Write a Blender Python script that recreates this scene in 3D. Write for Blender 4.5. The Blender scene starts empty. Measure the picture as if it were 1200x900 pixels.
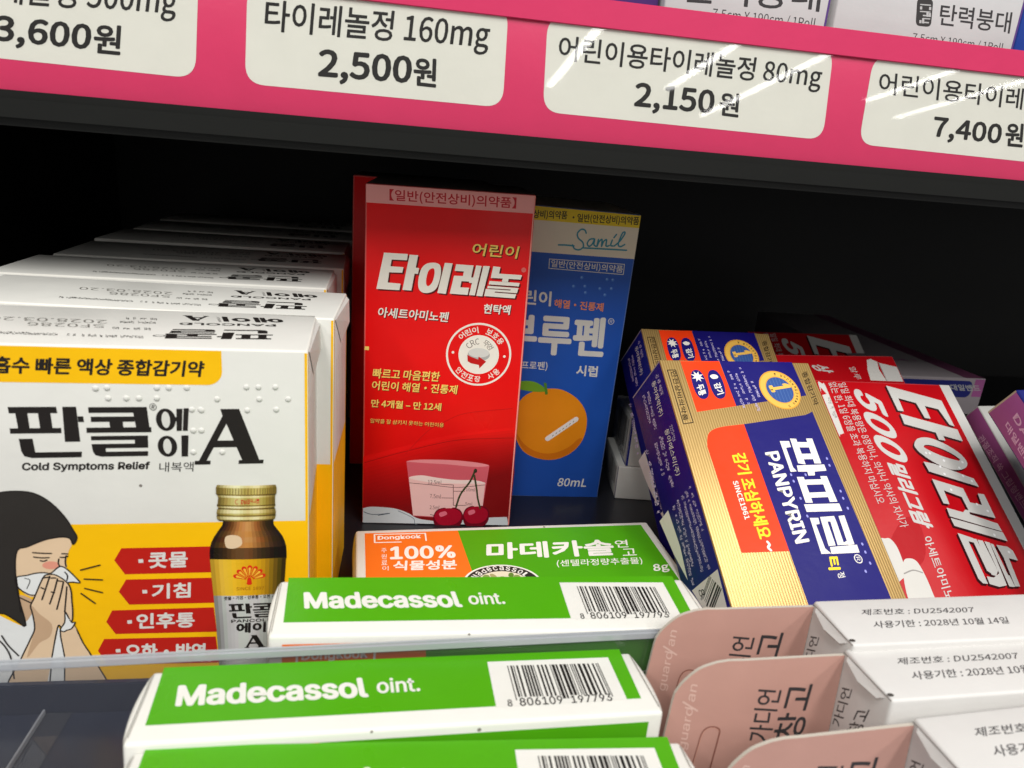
import bpy, bmesh, math, random, os
from mathutils import Matrix, Vector, Euler
# ---------------------------------------------------------------- camera, light, exposure
sc = bpy.context.scene
C = sc.collection
MM = 0.001                                   # everything below is authored in millimetres
CAM_F,CAM_YAW,CAM_PITCH,CAM_ROLL,CAM_H=843.943,-0.16790,0.30694,0.08493,145.709
cam = bpy.data.cameras.new('camera'); cam_ob = bpy.data.objects.new('camera', cam); C.objects.link(cam_ob)
cam.sensor_width = 36.0; cam.lens = 36.0*CAM_F/1200.0; cam.clip_start = .005; cam.clip_end = 60
cam_ob.matrix_world = Matrix.Translation((0, 0, CAM_H*MM)) @ Matrix.Rotation(CAM_YAW, 4, 'Z') @ Matrix.Rotation(math.pi/2-CAM_PITCH, 4, 'X') @ Matrix.Rotation(CAM_ROLL, 4, 'Z')
cam.dof.use_dof = True; cam.dof.focus_distance = .25; cam.dof.aperture_fstop = 24
sc.camera = cam_ob
w = bpy.data.worlds.new('World'); sc.world = w; w.use_nodes = True
bg = w.node_tree.nodes['Background']; bg.inputs[0].default_value = (1, .99, .97, 1); bg.inputs[1].default_value = .3
sc.view_settings.view_transform = 'Standard'; sc.view_settings.look = 'None'
sc.view_settings.exposure = 0.12; sc.view_settings.gamma = 1.0
def lamp(name, x, y, z, lx, ly, radiance, col=(1, .985, .955)):
    # fluorescent ceiling luminaire of the shop, running away from the shelf, facing straight down
    l = bpy.data.lights.new(name, 'AREA'); l.shape = 'RECTANGLE'; l.size = lx; l.size_y = ly
    l.energy = radiance*math.pi*lx*ly; l.color = col
    o = bpy.data.objects.new(name, l); C.objects.link(o); o.location = (x, y, z); return o
for x, y, ly in ((1.47, -6.0, 2.6), (2.62, -6.1, 1.7), (3.42, -6.6, 2.7), (4.62, -6.0, 1.2), (5.35, -6.3, 1.7)):
    lamp('ceiling_light', x, y, 2.0, .085, ly, 19)
for x in (-1.6, -.45, .65, 1.8):
    lamp('ceiling_light', x, -1.45, 2.0, .3, 1.9, 18.5)

# ---------------------------------------------------------------- helpers
POSES = {}
POSES={
 'red':((-11.55,263.70,0.00),(0.0066,-0.0079,-0.0478),(59.74,52.00,132.40)),
 'blue':((39.00,289.26,0.00),(0.0185,0.0184,-0.0147),(54.02,54.00,128.00)),
 'm1':((-8.89,175.30,20.00),(-1.5416,0.0085,0.0719),(105.00,20.50,45.00)),
 'm2':((-26.91,138.54,-2.76),(0.0290,0.0286,0.0330),(105.00,20.50,45.00)),
 'm3':((-47.58,109.08,-5.55),(-0.0486,0.0280,0.0554),(105.00,20.50,45.00)),
 'm4':((-46.32,89.50,-6.46),(-0.0276,0.0400,0.0057),(105.00,20.50,45.00)),
 'g1':((102.84,121.50,-5.11),(0.0106,-0.0217,-0.0028),(76.00,16.50,54.00)),
 'g2':((102.65,105.00,-6.72),(-0.0168,-0.0309,0.0027),(76.00,16.50,54.00)),
 'g3':((108.32,87.00,-8.36),(0.0087,-0.0776,0.0027),(76.00,16.50,54.00)),
 'pp':((96.33,155.80,23.83),(-0.8790,0.0244,0.1369),(60.09,24.84,93.22)),
 'pp2':((105.15,211.16,20.11),(-0.8516,0.0219,0.1038),(60.09,24.84,93.22)),
 'ty1':((174.64,182.00,1.62),(-0.8939,0.0481,0.1347),(72.00,18.00,105.00)),
 'ty2':((197.77,284.00,-4.83),(-0.8538,0.0177,0.1271),(72.00,18.00,105.00)),
 'ty3':((170.12,212.00,1.51),(-0.8578,0.0107,0.1330),(72.00,18.00,105.00)),
 'p1':((234.70,157.02,28.64),(-0.9417,-0.0106,0.0908),(52.00,15.12,84.00)),
 'p2':((260.37,192.30,0.31),(-0.9355,-0.0314,0.0224),(60.00,9.12,95.00)),
 'w1':((103.66,287.27,16.20),(-0.0713,0.0187,-0.1280),(80.00,40.00,23.00)),
 'w2':((100.64,287.15,0.00),(0.0000,0.0000,-0.1200),(80.00,36.00,16.00)),
 'red2':((-20.55,320.70,0.00),(0.0000,0.0000,-0.0200),(59.74,52.00,132.40)),
 'pan':((-126.84,166.17,0.00),(0.0000,0.0000,0.0550),(106.00,38.00,97.00)),
 'pan2':((-123.98,209.12,0.00),(0.0000,0.0000,-0.0200),(106.00,38.00,97.00)),
 'pan3':((-130.48,249.88,0.00),(0.0000,0.0000,0.0200),(106.00,38.00,97.00)),
 'pan4':((-127.95,291.82,0.00),(0.0000,0.0000,0.0300),(106.00,38.00,97.00)),
 'pan5':((-130.99,337.94,0.00),(0.0000,0.0000,0.0100),(106.00,38.00,97.00)),
 'pan6':((-128.98,379.88,0.00),(0.0000,0.0000,0.0200),(106.00,38.00,97.00)),
 'pan7':((-130.00,424.00,0.00),(0.0000,0.0000,0.0000),(106.00,38.00,97.00)),
 'p3':((250.00,318.00,35.00),(0.0000,0.0000,0.0000),(53.00,150.00,20.00)),
 'st':((-260.00,229.50,146.00),(-0.0750,0.0000,0.0000),(640.00,2.00,46.00)),
 'ua':((80.00,245.00,185.00),(0.0000,0.0000,0.0000),(56.00,50.00,60.00)),
 'ub':((138.30,245.00,185.00),(0.0000,0.0000,0.0000),(68.00,50.00,60.00)),
}

random.seed(7)
FD = bpy.utils.system_resource('DATAFILES', path='fonts') or ''
def font(fn):
    try: return bpy.data.fonts.load(os.path.join(FD, fn))
    except Exception: return None
KR = font('Noto Sans CJK Regular.woff2'); LA = font('Inter.woff2')
def lin(c):
    c = c/255.0
    return c/12.92 if c <= .04045 else ((c+.055)/1.055)**2.4
MATS = {}
def mat(rgb, rough=.42, spec=.26, metal=0.0, coat=0.0, bump=.02, name='ink', var=.05):
    key = (rgb, rough, spec, metal, coat, bump, name)
    if key in MATS: return MATS[key]
    m = bpy.data.materials.new('%s_%d_%d_%d' % ((name,)+tuple(rgb))); m.use_nodes = True
    nt = m.node_tree; b = nt.nodes['Principled BSDF']
    c = [lin(x) for x in rgb]
    tc = nt.nodes.new('ShaderNodeTexCoord'); n = nt.nodes.new('ShaderNodeTexNoise')
    n.inputs['Scale'].default_value = 90; n.inputs['Detail'].default_value = 6
    nt.links.new(tc.outputs['Object'], n.inputs['Vector'])
    mx = nt.nodes.new('ShaderNodeMix'); mx.data_type = 'RGBA'
    mx.inputs[6].default_value = (*[x*(1-var) for x in c], 1); mx.inputs[7].default_value = (*[min(1, x*(1+var)+.001) for x in c], 1)
    nt.links.new(n.outputs['Fac'], mx.inputs[0]); nt.links.new(mx.outputs[2], b.inputs['Base Color'])
    b.inputs['Roughness'].default_value = rough; b.inputs['Specular IOR Level'].default_value = spec
    b.inputs['Metallic'].default_value = metal; b.inputs['Coat Weight'].default_value = coat
    b.inputs['Coat Roughness'].default_value = .05
    if name in ('ink', 'board', 'speck'):
        n3 = nt.nodes.new('ShaderNodeTexNoise'); n3.inputs['Scale'].default_value = 34; n3.inputs['Detail'].default_value = 3
        nt.links.new(tc.outputs['Object'], n3.inputs['Vector'])
        mr = nt.nodes.new('ShaderNodeMapRange'); mr.inputs[1].default_value = .3; mr.inputs[2].default_value = .7; mr.inputs[3].default_value = max(.12, rough-.1); mr.inputs[4].default_value = rough+.12
        nt.links.new(n3.outputs['Fac'], mr.inputs[0]); nt.links.new(mr.outputs[0], b.inputs['Roughness'])
    if name == 'speck':
        vo = nt.nodes.new('ShaderNodeTexVoronoi'); vo.inputs['Scale'].default_value = 105; nt.links.new(tc.outputs['Object'], vo.inputs['Vector'])
        lt = nt.nodes.new('ShaderNodeMath'); lt.operation = 'LESS_THAN'; lt.inputs[1].default_value = .045; nt.links.new(vo.outputs['Distance'], lt.inputs[0])
        sx = nt.nodes.new('ShaderNodeSeparateColor'); nt.links.new(vo.outputs['Color'], sx.inputs[0])
        gt = nt.nodes.new('ShaderNodeMath'); gt.operation = 'GREATER_THAN'; gt.inputs[1].default_value = .55; nt.links.new(sx.outputs[0], gt.inputs[0])
        mu = nt.nodes.new('ShaderNodeMath'); mu.operation = 'MULTIPLY'; nt.links.new(lt.outputs[0], mu.inputs[0]); nt.links.new(gt.outputs[0], mu.inputs[1])
        m2 = nt.nodes.new('ShaderNodeMix'); m2.data_type = 'RGBA'; m2.inputs[7].default_value = (.2, .18, .16, 1)
        nt.links.new(mu.outputs[0], m2.inputs[0]); nt.links.new(mx.outputs[2], m2.inputs[6]); nt.links.new(m2.outputs[2], b.inputs['Base Color'])
    if bump:
        n2 = nt.nodes.new('ShaderNodeTexNoise'); n2.inputs['Scale'].default_value = 420; n2.inputs['Detail'].default_value = 4
        nt.links.new(tc.outputs['Object'], n2.inputs['Vector'])
        bp = nt.nodes.new('ShaderNodeBump'); bp.inputs['Strength'].default_value = bump*6; bp.inputs['Distance'].default_value = .0004
        nt.links.new(n2.outputs['Fac'], bp.inputs['Height'])
        if name in ('ink', 'board', 'speck'):
            b2 = nt.nodes.new('ShaderNodeBump'); b2.inputs['Strength'].default_value = .3; b2.inputs['Distance'].default_value = .0011
            nt.links.new(n3.outputs['Fac'], b2.inputs['Height']); nt.links.new(bp.outputs['Normal'], b2.inputs['Normal']); nt.links.new(b2.outputs['Normal'], b.inputs['Normal'])
        else: nt.links.new(bp.outputs['Normal'], b.inputs['Normal'])
    MATS[key] = m; return m
def gold_ribbed():
    m = bpy.data.materials.new('gold_ribbed_foil'); m.use_nodes = True; nt = m.node_tree; b = nt.nodes['Principled BSDF']
    tc = nt.nodes.new('ShaderNodeTexCoord'); wv = nt.nodes.new('ShaderNodeTexWave'); wv.bands_direction = 'X'
    wv.inputs['Scale'].default_value = 330; wv.inputs['Distortion'].default_value = .3
    nt.links.new(tc.outputs['Object'], wv.inputs['Vector'])
    mx = nt.nodes.new('ShaderNodeMix'); mx.data_type = 'RGBA'
    mx.inputs[6].default_value = (lin(182), lin(145), lin(84), 1); mx.inputs[7].default_value = (lin(216), lin(182), lin(118), 1)
    nt.links.new(wv.outputs['Fac'], mx.inputs[0]); nt.links.new(mx.outputs[2], b.inputs['Base Color'])
    bp = nt.nodes.new('ShaderNodeBump'); bp.inputs['Strength'].default_value = .22; bp.inputs['Distance'].default_value = .0003
    nt.links.new(wv.outputs['Fac'], bp.inputs['Height']); nt.links.new(bp.outputs['Normal'], b.inputs['Normal'])
    b.inputs['Metallic'].default_value = .5; b.inputs['Roughness'].default_value = .38
    return m
def clear(name, tint, rough=.02, ior=1.45, painted_sheen=0.0, wavy=0.0):
    # thin clear plastic: looks straight through, mirrors by Fresnel
    m = bpy.data.materials.new(name); m.use_nodes = True; nt = m.node_tree
    for n in list(nt.nodes): nt.nodes.remove(n)
    out = nt.nodes.new('ShaderNodeOutputMaterial'); t = nt.nodes.new('ShaderNodeBsdfTransparent'); g = nt.nodes.new('ShaderNodeBsdfGlossy')
    t.inputs[0].default_value = (*tint, 1); g.inputs['Roughness'].default_value = rough; g.inputs[0].default_value = (1, 1, 1, 1)
    fr = nt.nodes.new('ShaderNodeFresnel'); fr.inputs[0].default_value = ior
    ge = nt.nodes.new('ShaderNodeNewGeometry'); sb = nt.nodes.new('ShaderNodeMath'); sb.operation = 'SUBTRACT'; sb.inputs[0].default_value = 1; nt.links.new(ge.outputs['Backfacing'], sb.inputs[1])
    mu = nt.nodes.new('ShaderNodeMath'); mu.operation = 'MULTIPLY'; nt.links.new(fr.outputs[0], mu.inputs[0]); nt.links.new(sb.outputs[0], mu.inputs[1])
    mx = nt.nodes.new('ShaderNodeMixShader'); nt.links.new(mu.outputs[0], mx.inputs[0]); nt.links.new(t.outputs[0], mx.inputs[1]); nt.links.new(g.outputs[0], mx.inputs[2])
    last = mx
    if wavy:
        tc = nt.nodes.new('ShaderNodeTexCoord'); n = nt.nodes.new('ShaderNodeTexNoise'); n.inputs['Scale'].default_value = 26; n.inputs['Detail'].default_value = 3
        bp = nt.nodes.new('ShaderNodeBump'); bp.inputs['Strength'].default_value = wavy; bp.inputs['Distance'].default_value = .0004
        nt.links.new(tc.outputs['Object'], n.inputs['Vector']); nt.links.new(n.outputs['Fac'], bp.inputs['Height']); nt.links.new(bp.outputs['Normal'], g.inputs['Normal'])
    if painted_sheen:
        d = nt.nodes.new('ShaderNodeBsdfDiffuse'); d.inputs[0].default_value = (.6, .62, .66, 1)  # pale diffuse mixed in, painting reflected veil and edge highlights
        m2 = nt.nodes.new('ShaderNodeMixShader'); m2.inputs[0].default_value = painted_sheen
        nt.links.new(mx.outputs[0], m2.inputs[1]); nt.links.new(d.outputs[0], m2.inputs[2]); last = m2
    nt.links.new(last.outputs[0], out.inputs[0]); return m

def pose(n):
    (x, y, z), (rx, ry, rz), d = POSES[n]
    M = Matrix.Rotation(rz, 4, 'Z') @ Matrix.Rotation(rx, 4, 'X') @ Matrix.Rotation(ry, 4, 'Y')
    return Matrix.Translation((x*MM, y*MM, z*MM)) @ M, d
def link_mesh(name, verts, faces, mats, idx=None, parent=None, label=None):
    me = bpy.data.meshes.new(name); me.from_pydata([tuple(c*MM for c in p) for p in verts], [], faces)
    for m in mats: me.materials.append(m)
    if idx: me.polygons.foreach_set('material_index', idx)
    me.update(); o = bpy.data.objects.new(name, me); C.objects.link(o)
    if parent: o.parent = parent
    if label: o['label'] = label
    return o
class Thing:
    def __init__(s, name, key, label, cat, group=None, dims=None):
        M, d = pose(key); s.d = dims or d
        s.root = bpy.data.objects.new(name, None); s.root.empty_display_size = .02; C.objects.link(s.root)
        s.root.matrix_world = M; s.root['label'] = label; s.root['category'] = cat
        if group: s.root['group'] = group
    def face(s, f):
        W, D, H = s.d
        return {'front': ((0, 0, 0), (1, 0, 0), (0, 0, 1), (0, -1, 0)), 'top': ((0, 0, H), (1, 0, 0), (0, 1, 0), (0, 0, 1)),
                'left': ((0, D, 0), (0, -1, 0), (0, 0, 1), (-1, 0, 0)), 'right': ((W, 0, 0), (0, 1, 0), (0, 0, 1), (1, 0, 0)),
                'back': ((0, D, 0), (1, 0, 0), (0, 0, 1), (0, -1, 0))}[f]
    def body(s, m, name='carton', bev=.55, seg=2, sides=None, edge=None):
        # paperboard carton: rounded folds, panels that belly out by a fraction of a millimetre
        W, D, H = s.d
        bm = bmesh.new(); bmesh.ops.create_cube(bm, size=1)
        for q in bm.verts: q.co = Vector(((q.co.x+.5)*W, (q.co.y+.5)*D, (q.co.z+.5)*H))
        bmesh.ops.bevel(bm, geom=list(bm.edges), offset=bev, segments=seg, affect='EDGES', profile=.5)
        bm.normal_update()
        me = bpy.data.meshes.new(name)
        for q in bm.verts: q.co *= MM
        me.materials.append(m)
        if sides:
            for k, (f, mm) in enumerate(sides.items()):
                me.materials.append(mm); nv = Vector(s.face(f)[3])
                for p in bm.faces:
                    if p.normal.dot(nv) > .95: p.material_index = k+1
        if edge:
            me.materials.append(edge); k = len(me.materials)-1
            for p in bm.faces:
                if max(abs(c) for c in p.normal) < .97: p.material_index = k
        for p in bm.faces: p.smooth = True
        bm.to_mesh(me); bm.free()
        try: me.set_sharp_from_angle(angle=math.radians(50))
        except Exception: pass
        o = bpy.data.objects.new(name, me); C.objects.link(o); o.parent = s.root; s.carton = o
        return o
    def ink(s, f, name, label=None): return Ink(s, f, name, label)
LAY = .028
class Ink:
    """print laid on one face of a box, in millimetres on that face; one mesh"""
    def __init__(s, th, f, name, label=None):
        s.th = th; s.o, s.u, s.v, s.n = [Vector(q) for q in th.face(f)]; s.name = name; s.label = label
        s.V = []; s.F = []; s.I = []; s.M = []; s.base = 1
    def mi(s, m):
        if m not in s.M: s.M.append(m)
        return s.M.index(m)
    def pt(s, p, h): return s.o+s.u*p[0]+s.v*p[1]+s.n*h
    def poly(s, pts, m, L=1, dh=0.0):
        if len(pts) < 3: return s
        a = sum(pts[i-1][0]*pts[i][1]-pts[i][0]*pts[i-1][1] for i in range(len(pts)))
        up = s.u.cross(s.v).dot(s.n) > 0
        if (a < 0) == up: pts = pts[::-1]
        k = len(s.V); s.V += [s.pt(p, L*LAY+dh+(len(s.F) % 50)*3e-4) for p in pts]; s.F.append(list(range(k, k+len(pts)))); s.I.append(s.mi(m)); return s
    def rect(s, a, b, m, L=1): return s.poly([(a[0], a[1]), (b[0], a[1]), (b[0], b[1]), (a[0], b[1])], m, L)
    def ell(s, c, rx, ry, m, L=1, rot=0, n=36, a0=0, a1=2*math.pi):
        cr, sr = math.cos(rot), math.sin(rot); pts = []
        for i in range(n):
            a = a0+(a1-a0)*i/(n if a1-a0 > 6.28 else n-1); x, y = rx*math.cos(a), ry*math.sin(a)
            pts.append((c[0]+x*cr-y*sr, c[1]+x*sr+y*cr))
        return s.poly(pts, m, L)
    def quad4(s, q, m, L=1, r=0.0, n=6):
        # four corners in order, corners rounded by r mm
        if not r: return s.poly(q, m, L)
        return s.poly(rounded(q, r, n), m, L)
    def line(s, pts, wd, m, L=1, closed=False, cap=True):
        P = [Vector(p) for p in pts]
        if closed: P.append(P[0])
        for i, (a, b) in enumerate(zip(P, P[1:])):
            d = b-a
            if d.length < 1e-6: continue
            q = Vector((-d.y, d.x)).normalized()*wd/2
            s.poly([tuple(a-q), tuple(b-q), tuple(b+q), tuple(a+q)], m, L, dh=i*2e-4)
        if cap:
            for i, a in enumerate(P): 
                s.ell(tuple(a), wd/2, wd/2, m, L+.004+i*.0003, n=8)
        return s
    def outline(s, pts, m, om, wd, L=1):
        s.poly(pts, m, L); return s.line(pts, wd, om, L+.5, closed=True)
    def T(s, txt, pts, m, L=3, bold=0.0, fn=None, sh=None):
        """text with its ink box corners bottom-left, bottom-right, top-left"""
        BL, BR, TL = [Vector(p) for p in pts]
        V, F = glyphs(txt, fn or KR)
        if not V: return s
        x0 = min(p[0] for p in V); x1 = max(p[0] for p in V); y0 = min(p[1] for p in V); y1 = max(p[1] for p in V)
        h = y1-y0; r = bold*h; ex = BR-BL; ey = TL-BL
        sx = ex.length/(x1-x0+1e-9); sy = ey.length/(h+1e-9)
        rx = r*sy/max(sx, 1e-9)     # keep the added weight even after squeezing
        offs = [(0, 0)]
        if r: 
            nn = 8 if bold < .05 else 12
            offs = [(rx*math.cos(2*math.pi*i/nn), r*math.sin(2*math.pi*i/nn)) for i in range(nn)]
            if bold > .06: offs += [(rx*.5*math.cos(2*math.pi*(i+.5)/6), r*.5*math.sin(2*math.pi*(i+.5)/6)) for i in range(6)]
        X0, X1, Y0, Y1 = x0-rx*bool(r), x1+rx*bool(r), y0-r, y1+r
        k0 = s.mi(m); up = s.u.cross(s.v).dot(s.n)*(ex.x*ey.y-ex.y*ey.x) > 0
        for j, (dx, dy) in enumerate(offs):
            k = len(s.V)
            for p in V:
                q = BL+ex*((p[0]+dx-X0)/(X1-X0))+ey*((p[1]+dy-Y0)/(Y1-Y0))
                s.V.append(s.pt(q, L*LAY+j*4e-4))
            for f in F: s.F.append([k+i for i in (f if up else f[::-1])]); s.I.append(k0)
        return s
    def arc(s, txt, c, r, a0, a1, hgt, m, L=3, bold=0.0, fn=None, inward=False):
        # letters along an arc; angles in degrees, reading left to right
        n = len(txt)
        for i, ch in enumerate(txt):
            if ch == ' ': continue
            a = math.radians(a0+(a1-a0)*(i+.5)/n)
            up = Vector((math.cos(a), math.sin(a)))*(-1 if inward else 1); rt = Vector((up.y, -up.x))
            p = Vector(c)+Vector((math.cos(a), math.sin(a)))*r
            wd = hgt*(.95 if ord(ch) > 0x2000 else .62)
            s.T(ch, [tuple(p-rt*wd/2-up*hgt/2), tuple(p+rt*wd/2-up*hgt/2), tuple(p-rt*wd/2+up*hgt/2)], m, L, bold, fn)
        return s
    def micro(s, pts, n, m, L=3, seed=1, wt=.2):
        # print too small to read: rows of syllable-sized stroke clusters
        BL, BR, TL = [Vector(p) for p in pts]; ex = (BR-BL)/n; ey = TL-BL; rnd = random.Random(seed)
        def st(i, x0, y0, x1, y1):
            s.poly([tuple(BL+ex*(i+x0)+ey*y0), tuple(BL+ex*(i+x1)+ey*y0), tuple(BL+ex*(i+x1)+ey*y1), tuple(BL+ex*(i+x0)+ey*y1)], m, L, dh=rnd.random()*2e-3)
        for i in range(n):
            if rnd.random() < .16: continue
            for k in range(rnd.choice((2, 3))):
                y = rnd.choice((0, .25, .42, .62, .84)); st(i, .05, y, rnd.choice((.5, .62, .8)), y+wt)
            st(i, .68, 0 if rnd.random() < .5 else .3, .68+wt*.8, 1)
            if rnd.random() < .5: st(i, .1, .3, .1+wt, .9)
        return s
    def barcode(s, pts, m, L=3, n=95, seed=3):
        BL, BR, TL = [Vector(p) for p in pts]; ex = (BR-BL)/n; ey = TL-BL; rnd = random.Random(seed); i = 0
        while i < n:
            wd = rnd.choice((1, 1, 1, 2, 2, 3)); guard = i < 3 or i > n-4 or abs(i-n//2) < 3
            a, b = (-.09, 1) if guard else (0, 1)
            s.poly([tuple(BL+ex*i+ey*a), tuple(BL+ex*min(n, i+wd)+ey*a), tuple(BL+ex*min(n, i+wd)+ey*b), tuple(BL+ex*i+ey*b)], m, L)
            i += wd+rnd.choice((1, 1, 1, 2, 2, 3))
        return s
    def build(s, parent=None):
        if not s.V: return None
        return link_mesh(s.name, s.V, s.F, s.M, s.I, parent or s.th.root, s.label)
def rounded(q, r, n=6):
    q = [Vector(p) for p in q]; out = []
    for i in range(len(q)):
        a, b, c = q[i-1], q[i], q[(i+1) % len(q)]
        u = (a-b); v = (c-b); ru = min(r, u.length*.49); rv = min(r, v.length*.49)
        p0 = b+u.normalized()*ru; p1 = b+v.normalized()*rv
        for k in range(n+1):
            t = k/n; out.append(tuple(p0*(1-t)**2+b*2*t*(1-t)+p1*t*t))
    return out
def smooth(pts, closed=True, n=5):
    P = [Vector(p) for p in pts]; N = len(P); out = []
    for i in range(N if closed else N-1):
        if closed: a, b, c, d = P[i-1], P[i], P[(i+1) % N], P[(i+2) % N]
        else: a, b, c, d = P[max(i-1, 0)], P[i], P[i+1], P[min(i+2, N-1)]
        for k in range(n):
            t = k/n
            out.append(tuple(.5*((2*b)+(c-a)*t+(2*a-5*b+4*c-d)*t*t+(3*b-a-3*c+d)*t**3)))
    if not closed: out.append(tuple(P[-1]))
    return out
GC = {}
def glyphs(txt, fn):
    k = (txt, fn.name if fn else '')
    if k in GC: return GC[k]
    cu = bpy.data.curves.new('lettering', 'FONT'); cu.body = txt; cu.size = 1; cu.resolution_u = 3
    if fn: cu.font = fn
    o = bpy.data.objects.new('lettering', cu); C.objects.link(o)
    dg = bpy.context.evaluated_depsgraph_get(); me = o.evaluated_get(dg).to_mesh()
    GC[k] = ([tuple(q.co) for q in me.vertices], [list(p.vertices) for p in me.polygons])
    o.evaluated_get(dg).to_mesh_clear(); bpy.data.objects.remove(o); bpy.data.curves.remove(cu)
    return GC[k]
def dup(th, key, label, keep=None, group=None):
    r = th.root.copy(); C.objects.link(r); r.matrix_world = pose(key)[0]; r['label'] = label
    for ch in list(th.root.children):
        if keep and not any(ch.name.startswith(x) for x in keep): continue
        c = ch.copy(); C.objects.link(c); c.parent = r
        for g in list(ch.children):
            e = g.copy(); C.objects.link(e); e.parent = c
    return r
def board(name, x0, x1, y0, y1, z0, z1, m, bev=.4, parent=None, kind=None):
    bm = bmesh.new(); bmesh.ops.create_cube(bm, size=1)
    for q in bm.verts: q.co = Vector((x0+(q.co.x+.5)*(x1-x0), y0+(q.co.y+.5)*(y1-y0), z0+(q.co.z+.5)*(z1-z0)))*MM
    if bev: bmesh.ops.bevel(bm, geom=list(bm.edges), offset=bev*MM, segments=2, affect='EDGES')
    me = bpy.data.meshes.new(name); me.materials.append(m); bm.to_mesh(me); bm.free()
    o = bpy.data.objects.new(name, me); C.objects.link(o)
    if parent: o.parent = parent
    if kind: o['kind'] = kind
    return o
def empty(name, loc, label, cat):
    o = bpy.data.objects.new(name, None); o.empty_display_size = .02; C.objects.link(o); o.location = [c*MM for c in loc]; o['label'] = label; o['category'] = cat; return o
def adopt(root, *obs):
    for o in obs: o.parent = root; o.matrix_parent_inverse = Matrix.Translation(root.location).inverted()

white = mat((216, 215, 209), .4, name='speck'); paper = mat((222, 220, 214), .55, name='board')
black = mat((26, 24, 22), .45); cream = mat((214, 213, 202), .45, name='label')
K = black

# ---------------------------------------------------------------- the shelf itself
dark = mat((16, 16, 15), .5, .3, bump=.01, name='black_laminate'); navy_floor = mat((20, 28, 66), .3, .4, bump=.01, name='navy_tray')
rail_m = mat((20, 21, 19), .4, .3, bump=.01, name='rail_lacquer')
shelf_m = mat((24, 25, 30), .32, .5, bump=.01, name='shelf_lacquer')
board('shelf_board', -700, 900, 141.5, 520, -6, 0, shelf_m, kind='structure')
board('tray_floor', -700, 900, -60, 141.2, -20, -13, navy_floor, kind='structure')
lip_m = mat((34, 40, 58), .22, .5, bump=.01, name='navy_lip')
board('shelf_lip', -700, -31, 163.6, 165.4, .05, 9.2, lip_m, .3, kind='structure')
board('shelf_front_sheet', -700, -31, 141.6, 163.4, .05, .6, lip_m, .1, kind='structure')
board('back_wall', -700, 900, 520.5, 526, -20, 420, dark, kind='structure')
board('side_wall', -190, -184, 232, 520, .3, 142.5, dark, kind='structure')
us = empty('upper_shelf', (0, 229, 143), 'black upper shelf board with a rounded dark metal front rail', 'shelf')
adopt(us, board('board', -700, 900, 231, 520, 142.8, 149, dark), board('front_rail', -700, 900, 225.5, 230.8, 142.2, 151.5, rail_m, 2.2))

# price strip clipped on the rail
st = Thing('price_strip', 'st', 'glossy pink price strip with white rounded price labels on the upper shelf edge', 'price strip')
pink = mat((208, 50, 96), .35, .3, name='pink_card')
st.body(pink, 'strip', .3)
la = [('타이레놀정 500mg', [(138.71,25.25),(196.40,27.12),(140.25,34.63)], '3,600', [(149.60,16.30),(173.89,16.34),(150.92,24.26)], [(174.81,17.09),(181.81,17.12),(175.70,24.74)], [(130.58,13.55),(201.34,13.00),(203.09,41.99),(134.78,41.39)]),
 ('타이레놀정 160mg', [(219.96,25.81),(283.48,27.14),(220.73,35.58)], '2,500', [(234.78,15.01),(261.39,15.61),(235.18,24.20)], [(262.09,16.86),(268.86,16.78),(262.04,24.80)], [(214.70,12.90),(289.03,13.09),(288.91,40.91),(215.77,39.15)]),
 ('어린이용타이레놀정 80mg', [(304.72,26.61),(390.50,26.53),(304.79,34.92)], '2,150', [(329.78,15.48),(355.88,15.50),(329.62,24.14)], [(357.67,16.93),(364.31,16.75),(357.22,23.97)], [(301.38,12.97),(394.28,12.53),(393.03,39.94),(300.74,39.86)]),
 ('어린이용타이레놀현탁액', [(410.95,28.15),(495.22,27.90),(410.19,34.78)], '7,400', [(433.01,15.49),(458.93,15.16),(432.50,23.23)], [(460.66,16.13),(467.60,16.15),(459.35,23.69)], [(407.13,12.27),(510.72,11.37),(506.88,39.95),(407.13,39.33)])]
for s1, b1, s2, b2, b3, q in la:
    i = st.ink('front', 'price_label'); i.quad4(q, cream, 2, 5.5, 8); lab = i.build()
    i = st.ink('front', 'lettering')
    i.T(s1, b1, K, 4, .012); i.T(s2, b2, K, 4, .035); i.T('원', b3, K, 4, .03); i.build(lab)
W, D, H = st.d
cov = clear('clear_strip_cover', (1, 1, 1), .026, 1.42)
def slab(th, name, x0, x1, y0, y1, z0, z1, m):
    o = board(name, x0, x1, y0, y1, z0, z1, m, .15, th.root); return o
slab(st, 'clear_cover', 0, W, -1.1, -.5, 4.2, 37.6, cov)
slab(st, 'top_lip', 0, W, -.9, -.05, 38.0, 45.8, mat((206, 50, 96), .35, name='pink_lip'))
slab(st, 'bottom_lip', 0, W, -1.8, -.05, 2.6, 4.0, clear('clear_lip', (.75, .72, .74), .1, 1.6, .35))  # pale mix in the lip paints its highlight line

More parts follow.
